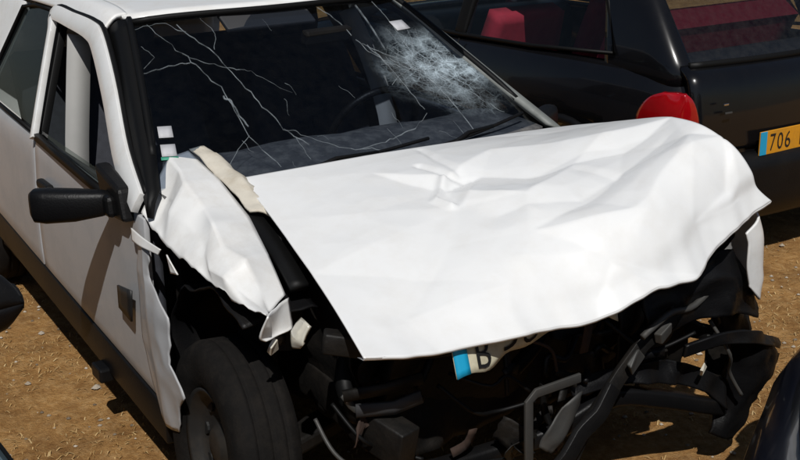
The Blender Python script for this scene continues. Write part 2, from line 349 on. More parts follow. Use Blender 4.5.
# ------------------------------------------------------------------ the wrecked white car (x forward, y to its left, z up)
car = empty('wrecked_car', (0, 0, 0), 0, 'white wrecked hatchback with crumpled hood, smashed front and cracked windscreen', 'car')
def belt(x): return .845+(-.61-x)*.045
def hem(x): return .29+(-.33-x)*.085
def sy(z, s=-1):
    y = .768+.014*math.sin(math.pi*min(max((z-.2)/.66, 0), 1)) if z < .86 else .768-(z-.86)*(.195/.45)
    return s*y
def side(name, bot, top, nu, nv, m, parent, s=-1, solid=.018, off=0., **k):
    b = lin([(x, 0, z) for x, z in bot], nv); t = lin([(x, 0, z) for x, z in top], nv); g = []
    for i in range(nu):
        f = i/(nu-1); g.append([])
        for j in range(nv):
            p = b[j].lerp(t[j], f); g[-1].append(V(p.x, sy(p.z, s)+s*off, p.z))
    o = grid(name, g, m, parent, **k)
    if solid:                                                # thicken inwards
        sm = o.modifiers.new('thickness', 'SOLIDIFY'); sm.thickness = solid
        nrm = o.data.polygons[0].normal; sm.offset = -1 if nrm.y*s > 0 else 1
        bv = o.modifiers.new('bevel', 'BEVEL'); bv.width = .004; bv.segments = 2; bv.limit_method = 'ANGLE'; bv.angle_limit = R(40)
    return o
for s in (-1, 1):
    fd = side('front_door', [(-.335, hem(-.335)), (-1.50, hem(-1.5))], [(-.40, belt(-.40)+.02), (-1.49, belt(-1.49))], 14, 20, 'shadedwhite', car, s)
    # window frame of the door, standing a little proud of the black pillar
    fmat = 'white' if s < 0 else 'seal'; fr = [(-.43, .895), (-.65, .985), (-.90, 1.135), (-1.13, 1.255), (-1.24, 1.283), (-1.45, 1.293), (-1.66, 1.296), (-1.64, 1.24), (-1.56, 1.06), (-1.475, belt(-1.475))]
    w = [.030, .036, .036, .034, .030, .026, .024, .015, .014, .014]
    pts = catmull([(x, 0, z) for x, z in fr], 40); ws = catmull([(q, 0, 0) for q in w], 40); out = []; inn = []
    for i, p in enumerate(pts):
        d = (pts[min(i+1, 39)]-pts[max(i-1, 0)]).normalized(); nn = V(d.z, 0, -d.x)     # towards outside of the opening
        hw = ws[i].x
        for L_, sg in ((out, 1), (inn, -1)):
            q = p+nn*hw*sg*-1; L_.append(V(q.x, sy(q.z, s)+s*.014, q.z))
    f1 = grid('door_frame', [out, [a.lerp(b, .5)+V(0, s*.0025, 0) for a, b in zip(out, inn)], inn], fmat, fd)
    sm = f1.modifiers.new('thickness', 'SOLIDIFY'); sm.thickness = .022; sm.offset = 0
    bv = f1.modifiers.new('bevel', 'BEVEL'); bv.width = .003; bv.segments = 2; bv.limit_method = 'ANGLE'; bv.angle_limit = R(50)
    tube('window_seal', [V(p.x, sy(p.z, s)+s*.004, p.z) for p in inn], .010, 'seal', fd, n=6)
    pane = [[V(x, sy(z, s)-s*.004, z) for x, z in r] for r in ([(-.60, .90), (-1.0, .90), (-1.46, .90)], [(-.74, 1.0), (-1.1, 1.05), (-1.50, 1.05)], [(-.98, 1.14), (-1.28, 1.2), (-1.58, 1.2)], [(-1.20, 1.265), (-1.4, 1.285), (-1.62, 1.285)])]
    if s < 0: pane = [[V(x, sy(z, s)-s*.004, z) for x, z in r] for r in ([(-.60, .86), (-1.0, .86), (-1.46, .86)], [(-.62, .90), (-1.0, .905), (-1.47, .91)])]   # wound down
    patch('window_pane', pane, 10, 10, 'glass', fd)
    sweep('belt_moulding', [V(x, sy(belt(x), s)+s*.005, belt(x)+.006) for x in (-.62, -.9, -1.2, -1.47)], rect(.018, .026), 'seal', fd)
    hb = box('door_handle', (-1.33, s*.79, .742), (.13, .03, .032), 'plastic', fd, bevel=.01)
    # rear side
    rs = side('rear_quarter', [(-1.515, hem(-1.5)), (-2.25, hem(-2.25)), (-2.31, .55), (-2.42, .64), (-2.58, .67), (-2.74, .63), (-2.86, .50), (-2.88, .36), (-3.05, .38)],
              [(-1.50, belt(-1.5)), (-1.8, belt(-1.8)), (-2.0, belt(-2.0)), (-2.15, belt(-2.15)), (-2.3, belt(-2.3)), (-2.5, .94), (-2.7, .95), (-2.9, .94), (-3.05, .90)], 10, 40, 'shadedwhite', car, s)
    side('b_pillar', [(-1.485, belt(-1.5)-.01), (-1.60, belt(-1.5)-.01)], [(-1.655, 1.30), (-1.75, 1.30)], 8, 3, 'seal', car, s, solid=.03, off=-.012)
    patch('quarter_window', [[V(x, sy(z, s)-s*.006, z) for x, z in r] for r in ([(-1.56, .90), (-1.9, .915), (-2.28, .93)], [(-1.66, 1.1), (-1.95, 1.1), (-2.24, 1.1)], [(-1.73, 1.29), (-1.95, 1.29), (-2.13, 1.285)])], 8, 8, 'glass', car)
    side('c_pillar', [(-2.27, .925), (-2.95, .94)], [(-2.09, 1.30), (-2.52, 1.32)], 10, 8, 'white', car, s, solid=.03, off=.002)
    tube('quarter_window_seal', [V(x, sy(z, s)+s*.002, z) for x, z in ((-1.56, .895), (-1.9, .908), (-2.27, .925), (-2.19, 1.1), (-2.10, 1.28), (-1.95, 1.30), (-1.74, 1.30))], .009, 'seal', car, n=6)
    # roof rail above the doors
    patch('roof_rail', [[V(x, sy(z1, s)+s*.006, z1), V(x, s*(.545), z1+.045), V(x, s*.50, z1+.052)] for x, z1 in ((-1.14, 1.285), (-1.25, 1.302), (-1.5, 1.312), (-1.9, 1.312), (-2.3, 1.308), (-2.55, 1.30))], 24, 8, 'white', car, solid=.012, offset=0)
    # sill
    sl = [(-.36, .0), (-.9, 0), (-1.5, 0), (-2.06, 0)]
    sweep('sill', [V(x, s*.735, hem(x)-.055) for x in (-.33, -.9, -1.5, -2.26)], [(-.045, -.075), (.03, -.075), (.045, -.03), (.040, .05), (-.045, .05)], 'plastic', car, bevel=.008)
    # black A pillar between the screen and the door frame
    l1 = catmull([V(-.40, s*.715, .925), V(-.62, s*.635, 1.055), V(-.85, s*.565, 1.19), V(-1.085, s*.505, 1.325)], 14)
    l2 = catmull([V(-.35, s*.765, .87), V(-.58, s*.705, 1.0), V(-.85, s*.635, 1.15), V(-1.15, s*.56, 1.29)], 14)
    grid('a_pillar', [l1, [a.lerp(b, .5)+V(.010, s*.010, .012) for a, b in zip(l1, l2)], l2], 'seal' if s < 0 else 'greypillar', car, solid=.02, offset=0)
# jack point under the sill
box('jacking_point', (-.88, -.785, hem(-1.0)-.15), (.09, .06, .05), 'plastic', car, bevel=.008)
# roof
def rz_(x): return 1.345+.028*math.sin(math.pi*min(max((-x-1.0)/1.7, 0), 1))
rows = []
for i in range(20):
    f = i/19; row = []
    for j in range(17):
        v = -1+j/8; x = -1.02-.065*v*v*(1-f)-1.52*f; y = .52*v
        row.append(V(x, y, rz_(x)-.018*v*v*v*v+.004*noise.noise(V(x*2, y*2, 4))))
    rows.append(row)
grid('roof', rows, 'white', car, solid=.015)
tube('screen_top_seal', [p+V(.012, 0, -.012) for p in rows[0]], .011, 'seal', car, n=6)
# tail of the car
patch('tailgate', [[V(-2.54, y, 1.35-.02*abs(y)), V(-2.80, y*1.15, 1.15), V(-3.03, y*1.3, .95), V(-3.09, y*1.3, .75), V(-3.08, y*1.3, .55)] for y in (-.5, -.25, 0, .25, .5)], 12, 20, 'white', car, solid=.02)
patch('rear_bumper', [[V(-3.0, -.76, z), V(-3.10+b, -.66, z), V(-3.17+b, -.3, z), V(-3.18+b, 0, z), V(-3.17+b, .3, z), V(-3.10+b, .66, z), V(-3.0, .76, z)] for z, b in ((.26, .05), (.36, .0), (.50, .0), (.57, .05))], 8, 30, 'plastic', car, solid=.02)
patch('rear_window', [[V(-2.62, y, 1.30), V(-2.82, y*1.12, 1.15), V(-3.00, y*1.2, .98)] for y in (-.44, 0, .44)], 8, 8, 'darkglass', car).location = (-.012, 0, .012)
# cabin inside
box('floor_pan', (-1.6, 0, .22), (2.6, 1.42, .05), 'grime', car, bevel=0)
box('bulkhead', (-.36, 0, .58), (.04, 1.40, .66), 'grime', car, bevel=.01)
patch('dashboard', [[V(-.40, y, .915), V(-.62, y, .935+.01*math.cos(y*3)), V(-.80, y, .90), V(-.86, y, .78), V(-.82, y, .52)] for y in (-.70, -.4, 0, .4, .70)], 14, 18, 'dusty', car, solid=.02, disp=lambda p, u, v: p+V(0, 0, .02*noise.noise(p*4)))
for s in (-1, 1):
    patch('door_trim', [[V(x, s*.735, z) for z in (.24, .5, .7, .865)] for x in (-.42, -1.0, -1.6, -2.4)], 10, 8, 'seat', car, solid=.02)
patch('headliner', [[V(x, y, rz_(x)-.035-.05*abs(y)**3) for y in (-.5, -.25, 0, .25, .5)] for x in (-1.10, -1.5, -2.0, -2.5)], 8, 8, 'trim', car, solid=.006)
def seat(x, y, m, parent, w=.50):
    o = patch('front_seat', [[V(x+.05, y+q*w*.5, .62+.03*abs(q)), V(x-.02, y+q*w*.5, .80), V(x-.10, y+q*w*.46, 1.0), V(x-.14, y+q*w*.38, 1.10)] for q in (-1, -.5, 0, .5, 1)], 10, 12, m, parent, solid=.11)
    patch('cushion', [[V(x+.02, y+q*w*.5, .50), V(x+.25, y+q*w*.5, .53-.03*(1-abs(q))), V(x+.50, y+q*w*.48, .52), V(x+.54, y+q*w*.46, .44)] for q in (-1, -.4, .4, 1)], 8, 10, m, o, solid=.12)
    patch('headrest', [[V(x-.14, y+q*.12, 1.13), V(x-.13, y+q*.125, 1.20), V(x-.16, y+q*.11, 1.265)] for q in (-1, -.3, .3, 1)], 6, 6, m, o, solid=.07)
    return o
seat(-1.55, -.36, 'seat', car); seat(-1.55, .36, 'seat', car)
patch('rear_seat', [[V(-2.30, y, .55), V(-2.40, y, .80), V(-2.48, y, 1.02)] for y in (-.58, -.3, 0, .3, .58)], 8, 16, 'seat', car, solid=.12)
swp = V(-.98, .36, .86); stw = []
ax = V(.86, 0, -.5).normalized(); e1 = V(0, 1, 0); e2 = ax.cross(e1)
tube('steering_wheel', [swp+(e1*math.cos(a)+e2*math.sin(a))*.18 for a in [2*math.pi*i/28 for i in range(29)]], .014, 'plastic', car, n=8)
for s in (-1, 1):                                             # belt webbing hung from the B pillar
    sweep('seat_belt', catmull([V(-1.50, s*.56, 1.23), V(-1.42, s*.61, 1.05), V(-1.36, s*.66, .78), V(-1.34, s*.68, .45)], 12), rect(.006, .085), 'lighttrim', car, up=(0, 1, 0))
box('rear_view_mirror', (-.90, .13, 1.235), (.04, .20, .055), 'plastic', car, rot=(0, .2, .1), bevel=.012)
box('sun_visor', (-1.00, -.05, 1.30), (.10, .34, .018), 'trim', car, rot=(0, .5, 0), bevel=.006)
# windscreen
def ws(u, v):                                                 # u 0 bottom .. 1 top, v -1 right .. 1 left
    b = V(-.36-.075*v*v, .708*v, .905+.022*v*v); t = V(-1.035-.055*v*v, .515*v, 1.33-.006*v*v)
    p = b.lerp(t, u); bulge = math.sin(math.pi*u)*.022
    p += V(.52, 0, .85)*bulge
    dd = (p-V(-.74, .43, 1.125)).length
    p -= V(.52, 0, .85)*.03*math.exp(-(dd/.16)**2)            # pushed in at the impact
    return p
screen = grid('windscreen', [[ws(i/28, -1+j/20) for j in range(41)] for i in range(29)], 'screen', car)
def ws_near(px):                                              # nearest (u,v) for a rough x,y
    best = min(((ws(i/60, -1+j/30)-V(*px)).length, i/60, -1+j/30) for i in range(61) for j in range(61)); return best[1:]
def crackline(uv, r=.0016, wob=.014):
    pts = []
    for (a, b), (c, d) in zip(uv, uv[1:]):
        for q in range(8):
            f = q/8; u = a+(c-a)*f; v = b+(d-b)*f; k = wob*noise.noise(V(u*23, v*23, len(uv)))
            pts.append(ws(min(max(u+k, 0), 1), min(max(v+k, -1), 1))+V(.52, 0, .85)*.0025)
    k = 0
    while k < len(pts)-2:                                     # broken, uneven strokes
        e = min(len(pts), k+random.randint(5, 11)); sweep('crack', pts[k:e], circ(r*.9*random.uniform(.6, 1.3), 4), 'crack', screen, caps=True); k = e-1
crackline([(.93, -.72), (.72, -.56), (.45, -.46), (.24, -.37), (.13, -.27)], .0022)
crackline([(.95, -.90), (.70, -.72), (.50, -.60), (.22, -.55), (.03, -.44)], .0018)
crackline([(.62, -.98), (.66, -.80), (.67, -.70)], .0018)
crackline([(.93, -.97), (.96, -.8), (.86, -.66)], .0015)
crackline([(.80, -.96), (.72, -.90), (.64, -.98)], .0014)
crackline([(.70, -.72), (.62, -.55), (.58, -.40), (.40, -.22)], .0014)
crackline([(.24, -.37), (.20, -.30), (.10, -.12), (.06, .08)], .0016)
crackline([(.98, -.55), (.85, -.50), (.72, -.56)], .0014)
crackline([(.22, -.55), (.16, -.62), (.06, -.70)], .0016)
crackline([(.20, .42), (.14, .30), (.10, .10), (.08, -.10)], .0018)
crackline([(.98, .30), (.84, .36), (.70, .36)], .0018)
crackline([(.98, .78), (.80, .74), (.60, .69)], .0020)
crackline([(.45, .95), (.50, .80), (.52, .68)], .0020)
crackline([(.10, .86), (.28, .78), (.46, .69)], .0022)
crackline([(.04, .60), (.22, .62), (.44, .65)], .0018)
crackline([(.45, -.60), (.36, -.57), (.27, -.52)], .004, .03)
crackline([(.95, .61), (.78, .56), (.57, .50)], .0042, .004)
crackline([(.66, .41), (.54, .44), (.35, .43), (.20, .42)], .0024)
crackline([(.70, .36), (.60, .40), (.54, .46), (.50, .52)], .0020)
crackline([(.57, .50), (.50, .56), (.45, .70), (.30, .76)], .0018)
for a in range(26):
    an = a*math.pi/13+random.uniform(-.15, .15); l = random.uniform(.10, .26)
    crackline([(.52+.02*math.sin(an), .66+.02*math.cos(an)), (.52+l*math.sin(an)*.7, .66+l*math.cos(an)), (.52+l*1.6*math.sin(an)*.8, .66+min(l*1.5*math.cos(an), .3))], random.choice([.0009, .0014]), .008)
for rr_ in (.07, .13, .20):                                  # rings of the web
    for a in range(9):
        a0 = a*.698+random.uniform(-.1, .1); a1 = a0+.6
        crackline([(.52+rr_*.75*math.sin(a0), .66+rr_*math.cos(a0)), (.52+rr_*.75*math.sin(a1), .66+rr_*math.cos(a1))], .0012, .006)
for q in range(14):                                          # stray splinters over the rest, partly painting in broken reflections
    u0 = random.choice([random.uniform(.03, .25), random.uniform(.2, .95)]); v0 = random.uniform(-.9, .6); an = random.uniform(-2.3, -.6); l = random.uniform(.05, .16)
    crackline([(u0, v0), (min(max(u0+l*math.sin(an), .01), .98), v0+l*math.cos(an)*.7)], random.choice([.0006, .0009]), .02)
def on_ws(u0, u1, v0, v1, m, nm, off=.004):
    return grid(nm, [[ws(u0+(u1-u0)*i/2, v0+(v1-v0)*j/3)+V(.52, 0, .85)*off for j in range(4)] for i in range(3)], m, screen, solid=.001)
on_ws(.245, .305, -.960, -.895, 'paper', 'sticker'); on_ws(.15, .21, -.960, -.895, 'paper', 'sticker'); on_ws(.132, .147, -.965, -.89, 'green', 'sticker')
on_ws(.735, .80, .73, .84, 'paper', 'painted_glint')  # pale patch painted as a bright glint on the glass
# black frit and seal round the screen
for v in (-1, 1): tube('screen_side_seal', [ws(i/20, v)+V(.004, 0, .006) for i in range(3, 21)], .012, 'seal', car, n=6)
# cowl and wipers
patch('cowl_panel', [[ws(.02, v)+V(.0, 0, -.012), V(-.30, .70*v, .905), V(-.22, .69*v, .885)] for v in (-.9, -.45, 0, .45, .9)], 20, 6, 'dusty', car, disp=lambda p, u, v: p+V(0, 0, fold(p, 5, .018, 2)), solid=.012)
for k in range(9):
    y = -.56+k*.14; box('cowl_vent', (-.27, y, .905), (.06, .085, .008), 'trim', car, rot=(0, .25, random.uniform(-.2, .2)), bevel=.002)
for y0, y1 in ((-.30, .22), (.25, .66)):
    a = V(-.30, y0-.05, .925); p1 = [ws(.012+.05*f, (y0+(y1-y0)*f)/.70)+V(.52, 0, .85)*.014 for f in (0, .3, .6, 1)]
    wp = tube('wiper', p1, .006, 'plastic', car, n=6, res=10); tube('wiper_arm', [a, p1[1]+V(0, 0, .012), p1[2]], .007, 'plastic', wp, n=6)

# ---- buckled hood: outline in real coordinates, Coons surface, creases on top
rear = [V(-.322, -.495, .950), V(-.300, -.30, .957), V(-.285, -.05, .962), V(-.268, .22, .962), V(-.265, .45, .958), V(-.274, .619, .950)]
frontp = [V(.545, -.602, .730), V(.5958, -.2878+.01, .705), V(.640, -.013, .711), V(.672, .170, .745), V(.668, .335, .768), V(.615, .475, .800), V(.600, .605, .838), V(.585, .665, .858), V(.575, .735, .880)]
left = [V(-.274, .619, .950), V(-.13, .66, .985), V(.08, .655, 1.035), V(.26, .635, 1.075), V(.40, .625, 1.085), V(.50, .640, 1.05), V(.552, .668, .98), V(.560, .690, .925), V(.575, .735, .880)]
right = [V(-.322, -.495, .950), V(-.11, -.515, .905), V(.11, -.545, .855), V(.33, -.572, .795), V(.545, -.602, .730)]
def resample(P, n): return lin(catmull(P, 160), n)
NU, NV = 170, 210
Ar = resample(rear, NV); Af = resample(frontp, NV); Al = resample(left, NU); Arr = resample(right, NU)
def cl(p, pts, wd):                                          # distance-based crease profile
    best = 9
    for a, b in zip(pts, pts[1:]):
        a = Vector((a[0], a[1])); b = Vector((b[0], b[1])); q = Vector((p.x, p.y)); d = b-a; t = min(max((q-a).dot(d)/d.length_squared, 0), 1); best = min(best, (a+d*t-q).length)
    t = max(0, 1-best/(wd*1.9)); return t**1.25
creases = [([(.34, .56), (.36, .36), (.39, .18), (.30, -.02)], .055, -.026), ([(.40, .60), (.50, .38), (.58, .22)], .045, .016), ([(.02, .02), (.10, .10), (.17, .22), (.17, .40), (.30, .60)], .05, -.015),
           ([(.03, -.02), (.11, -.10), (.17, -.09)], .022, .013), ([(-.10, -.02), (.02, .0), (.05, .03)], .02, -.008), ([(.20, -.16), (.34, -.31), (.44, -.45)], .045, -.014), ([(.18, -.05), (.24, .02), (.36, .05)], .03, .008),
           ([(-.24, .08), (-.10, .05), (.03, .04)], .02, -.006), ([(.46, -.1), (.54, .06), (.56, .24)], .04, .010), ([(.50, .50), (.56, .56), (.57, .66)], .03, -.016), ([(.25, .30), (.40, .34), (.54, .30)], .03, -.010)]
from mathutils.geometry import delaunay_2d_cdt
nodes = [(0, 0, 0), (0, .25, 0), (0, .5, 0), (0, .75, 0), (0, 1, 0), (.3, 0, 0), (.62, 0, .004), (1, 0, 0), (1, .14, -.006), (1, .30, .010), (1, .46, -.004), (1, .60, .012), (1, .72, -.012), (1, .86, .010), (1, 1, 0), (.25, 1, 0), (.55, 1, .006), (.75, 1, -.006),
         (.16, .30, .004), (.20, .62, .010), (.12, .86, -.004), (.30, .44, .014), (.36, .41, -.012), (.44, .44, .012), (.48, .40, -.006), (.33, .52, -.012), (.42, .60, -.020), (.46, .72, -.012), (.40, .86, .012), (.52, .86, -.030), (.62, .78, -.020), (.66, .62, -.016),
         (.56, .52, .016), (.70, .46, .008), (.64, .30, -.010), (.74, .22, -.014), (.86, .12, -.006), (.84, .34, .012), (.56, .16, .006), (.40, .20, .008), (.78, .66, .016), (.86, .56, -.008), (.90, .78, .016), (.74, .90, .022), (.86, .92, -.016), (.94, .94, .010), (.68, .94, .0)]
dv, _e, df, _a, _b, _c = delaunay_2d_cdt([Vector(q[:2]) for q in nodes], [], [], 0, 1e-6)
def facet(u, v):
    p = Vector((u, v))
    for f in df:
        a, b, c = (dv[q] for q in f[:3]); d = (b-a).cross(c-a)
        w1 = (b-p).cross(c-p)/d; w2 = (c-p).cross(a-p)/d; w3 = 1-w1-w2
        if w1 > -1e-4 and w2 > -1e-4 and w3 > -1e-4:
            h = [nodes[_a[q][0]][2] for q in f[:3]]; return w1*h[0]+w2*h[1]+w3*h[2]
    return 0.
H = []
for i in range(NU):
    u = i/(NU-1); H.append([])
    for j in range(NV):
        v = j/(NV-1)
        p = Ar[j]*(1-u)+Af[j]*u+Arr[i]*(1-v)+Al[i]*v-(Ar[0]*(1-u)*(1-v)+Ar[-1]*(1-u)*v+Af[0]*u*(1-v)+Af[-1]*u*v)
        e = min(u, 1-u, v, 1-v); k = min(1, e*12)
        wu = u+.012*noise.noise(V(u*6, v*6, 1)); wv = v+.012*noise.noise(V(u*6, v*6, 7))     # wavering fold lines
        fz = facet(min(max(wu, 0), 1), min(max(wv, 0), 1))
        dz = .012*math.sin(math.pi*v)*math.sin(math.pi*min(u*1.1, 1))+sum(a*(.35 if w > .025 else 1.15)*cl(p, c, w*(.7 if w > .025 else .55)) for c, w, a in creases)
        dz += fold(V(p.x, p.y, 0), 5.5, .0022, 2)
        edge = (.018*noise.noise(V(p.y*7, 3, 1))+.008*noise.noise(V(p.y*19, 5, 1)))*max(0, u-.85)/.15
        H[-1].append(p+V(edge*.8, 0, dz*(.25+.75*k)+fz*1.15))
hood = grid('hood', H, 'hoodwhite', car, solid=.005, offset=-1)
# folded lip under the front and right edges, stiffening frame beneath
lip = [[p for p in H[-1]], [p+V(-.003, 0, -.009) for p in H[-1]], [p+V(-.03, 0, -.012) for p in H[-1]]]
grid('hood_lip', lip, 'hoodwhite', hood, solid=.0015)
for yv in (34, 105, 176):
    sweep('hood_brace', [H[i][yv]+V(0, 0, -.042) for i in range(4, NU-60, 2)], rect(.05, .02), 'plastic', hood, bevel=.005)
sweep('hood_brace', [H[6][j]+V(0, 0, -.042) for j in range(4, NV-4, 2)], rect(.05, .02), 'plastic', hood, bevel=.005)

# ---- crumpled right front fender
fin = [V(-.552, -.555, .995), V(-.34, -.55, .949), V(-.15, -.55, .885), V(.04, -.59, .838), V(.150, -.60, .760)]
fmid = [V(-.518, -.64, .985), V(-.325, -.665, .952), V(-.092, -.68, .905), V(.09, -.69, .845), V(.21, -.67, .765)]
fmid2 = [V(-.48, -.70, .925), V(-.30, -.735, .89), V(-.07, -.74, .86), V(.10, -.735, .815), V(.25, -.71, .765)]
fout = [V(-.42, -.765, .868), V(-.227, -.772, .824), V(-.023, -.765, .805), V(.126, -.745, .777), V(.30, -.73, .785)]
jg = random.Random(5)
def kink(L_, a): return [p+V(jg.uniform(-a, a)*.4, jg.uniform(-a, a), jg.uniform(-a, a)) for p in L_]
def dens(L_): return [q for a_, b_ in zip(L_, L_[1:]) for q in (a_, a_.lerp(b_, .5))]+[L_[-1]]
fen = patch('front_fender', [dens(fin), kink(dens(fmid), .016), kink(dens(fmid2), .022), dens(fout)], 31, 65, 'white', car, straight=True, disp=lambda p, u, v: p+V(0, -.5, .8)*fold(p, 3.2, .010, 1)+V(0, 0, (.016*noise.noise(V(p.x*16, 2, 0))+.008*noise.noise(V(p.x*40, 2, 0)))*max(0, u-.92)/.08), solid=.003, smooth=True)
patch('fender_flange', [[p+V(.0, .0, .006) for p in fin[:3]], [p+V(.035, .045, .006) for p in fin[:3]], [p+V(.06, .075, -.02) for p in fin[:3]]], 10, 24, 'cream', fen, disp=lambda p, u, v: p+V(.012*noise.noise(p*30), .016*noise.noise(p*24)*u, fold(p, 7, .022, 5)), solid=.006)
patch('torn_flap', [[V(.155, -.60, .755), V(.23, -.68, .765), V(.30, -.73, .783)], [V(.19, -.61, .70), V(.24, -.69, .71), V(.27, -.74, .72)], [V(.21, -.62, .69), V(.245, -.68, .695), V(.265, -.72, .70)]], 12, 12, 'white', fen, disp=lambda p, u, v: p+V(1, 0, 0)*fold(p, 10, .008, 6), solid=.005)
patch('torn_flap', [[V(-.47, -.785, .815), V(-.36, -.79, .815), V(-.24, -.785, .812)], [V(-.44, -.795, .785), V(-.36, -.80, .79), V(-.25, -.79, .795)]], 6, 14, 'white', fen, solid=.004)
patch('torn_flap', [[V(-.225, -.775, .80), V(-.19, -.78, .79)], [V(-.19, -.78, .755), V(-.15, -.775, .762)]], 6, 6, 'white', fen, solid=.004)
# what is left of it behind the wheel
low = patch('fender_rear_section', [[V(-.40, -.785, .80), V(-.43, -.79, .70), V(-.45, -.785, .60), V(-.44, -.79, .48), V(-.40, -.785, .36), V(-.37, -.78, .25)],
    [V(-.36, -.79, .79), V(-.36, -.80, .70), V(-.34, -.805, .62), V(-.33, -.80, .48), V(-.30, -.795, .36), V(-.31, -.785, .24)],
    [V(-.33, -.78, .78), V(-.335, -.785, .70), V(-.205, -.79, .62), V(-.20, -.795, .48), V(-.135, -.79, .41), V(-.22, -.78, .26)]], 25, 46, 'shadedwhite', car, straight=True,
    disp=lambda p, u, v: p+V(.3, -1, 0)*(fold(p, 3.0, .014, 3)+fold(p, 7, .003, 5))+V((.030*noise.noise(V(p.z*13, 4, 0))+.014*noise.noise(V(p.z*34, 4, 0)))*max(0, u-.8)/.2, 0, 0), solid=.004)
patch('side_lamp_hole', [[V(-.595, -.803, .600), V(-.465, -.805, .622)], [V(-.60, -.803, .525), V(-.49, -.805, .515)]], 4, 4, 'ink', car, solid=.006)
patch('wheel_arch_liner', [[V(-.30, y, .36), V(-.33, y, .55), V(-.22, y, .69), V(-.06, y, .745), V(.08, y, .745), V(.18, y, .715)] for y in (-.74, -.65, -.52)], 10, 24, 'plastic', car, disp=lambda p, u, v: p+V(0, 0, fold(p, 6, .03, 8)), solid=.006)
# left fender: a white sliver still hanging at the corner
patch('front_fender', [[V(-.36, .76, .88), V(-.36, .785, .75), V(-.36, .79, .60), V(-.36, .78, .30)], [V(-.05, .76, .87), V(-.05, .79, .78), V(-.02, .80, .72), V(.0, .80, .70)], [V(.30, .76, .855), V(.31, .79, .78), V(.33, .80, .70), V(.34, .80, .65)], [V(.54, .72, .84), V(.545, .745, .76), V(.545, .755, .67), V(.54, .765, .565)], [V(.575, .64, .80), V(.575, .655, .74), V(.57, .665, .68), V(.565, .68, .625)]], 30, 24, 'white', car, disp=lambda p, u, v: p+V(0, 1, 0)*fold(p, 5, .012, 2), solid=.006)

# ---- mirrors
for s in (-1, 1):
    a = V(-.575, s*.795, .868); b = V(-.715, s*1.0, .852); secs = []
    for f, hx, hz, dz in ((0, .018, .030, .0), (.12, .030, .038, 0), (.45, .040, .048, 0), (.8, .042, .052, .004), (.95, .034, .050, .008), (1.0, .016, .036, .012)):
        c = a.lerp(b, f)+V(0, 0, dz); d = (b-a).normalized(); sx = d.cross(V(0, 0, 1))
        secs.append([c+sx*hx*math.copysign(abs(math.cos(t))**.6, math.cos(t))+V(0, 0, 1)*hz*math.copysign(abs(math.sin(t))**.6, math.sin(t)) for t in [2*math.pi*q/16 for q in range(16)]])
    vs = [p for q in secs for p in q]; fs = [(i*16+j, i*16+(j+1) % 16, (i+1)*16+(j+1) % 16, (i+1)*16+j) for i in range(5) for j in range(16)]+[tuple(range(16)), tuple(range(80, 96))]
    mi = mesh('side_mirror', vs, fs, 'plastic', car)
    prism('mirror_bracket', [(-.47, .83), (-.60, .82), (-.66, .86), (-.70, .965), (-.50, .925)], 'y', s*.755, s*.805, 'plastic', mi, bevel=.012)
    if s < 0: prism('mirror_mount', [(-.52, .835), (-.60, .83), (-.61, .895), (-.53, .90)], 'y', -.80, -.83, 'plastic', mi, bevel=.014)

# ---- wheels
wheel(car, (-.02, -.70, .29), -1, rad=.295, w=.172, toe=R(-3), camber=R(-4), seg=72)
wheel(car, (-.20, .665, .275), 1, toe=R(-14))
wheel(car, (-2.60, -.67, .28), -1); wheel(car, (-2.60, .67, .28), 1)

# ---- smashed front: structure, engine, lamps, plate
box('engine_block', (.02, -.06, .50), (.50, .62, .36), 'grime', car, rot=(0, .1, .12), bevel=.03)
box('cylinder_head', (.04, -.05, .72), (.30, .52, .10), 'alu', car, rot=(0, .15, .12), bevel=.02)
box('gearbox', (.02, .40, .42), (.34, .34, .28), 'grime', car, rot=(.1, .1, -.2), bevel=.05)
box('battery', (-.12, .44, .70), (.18, .25, .19), 'plastic', car, rot=(.05, .1, .2), bevel=.008)
lathe('air_filter', [(0, -.04), (.13, -.04), (.14, -.02), (.14, .03), (.12, .045), (0, .05)], 'plastic', car, axis='Z', loc=(-.06, .05, .82), n=24)
for s, x in ((-1, -.08), (1, -.10)):
    lathe('strut_tower', [(.0, .05), (.05, .05), (.06, .03), (.10, .025), (.12, -.10), (.13, -.25)], 'grime', car, axis='Z', loc=(x, s*.50, .80), n=20)
    sweep('chassis_rail', [V(-.36, s*.45, .42), V(.1, s*.45, .44), V(.32, s*.47, .43), V(.46, s*.43, .40)], rect(.07, .11), 'grime', car, bevel=.006)
patch('radiator', [[V(.36, -.40, .66), V(.30, -.15, .67), V(.27, .10, .66), V(.34, .34, .63)], [V(.33, -.42, .48), V(.25, -.15, .48), V(.22, .12, .47), V(.30, .36, .45)], [V(.36, -.42, .29), V(.29, -.15, .28), V(.26, .12, .28), V(.33, .36, .28)]], 16, 40, 'grime', car, disp=lambda p, u, v: p+V(fold(p, 6, .03, 3), 0, 0), solid=.03)
sweep('upper_crossmember', catmull([V(.34, -.60, .70), V(.42, -.42, .665), V(.45, -.15, .645), V(.44, .12, .66), V(.45, .36, .69), V(.47, .60, .735), V(.42, .74, .76)], 24), rect(.05, .055), 'grime', car, bevel=.006)
sweep('lower_crossmember', catmull([V(.30, -.62, .30), V(.36, -.40, .26), V(.37, -.1, .245), V(.42, .08, .28), V(.45, .26, .345), V(.47, .44, .30), V(.48, .60, .24), V(.46, .74, .18)], 30), rect(.05, .05), 'plastic', car, bevel=.01)
sweep('diagonal_brace', lin([V(.50, .56, .69), V(.515, .47, .635), V(.53, .40, .575), V(.525, .31, .53), V(.53, .22, .455), V(.55, .14, .40), V(.545, .08, .335), V(.555, .03, .27)], 26), [(-.022, -.008), (-.006, -.012), (.006, -.004), (.022, -.010), (.022, .006), (-.022, .010)], 'grime', car, up=(1, 0, .2), bevel=.002)
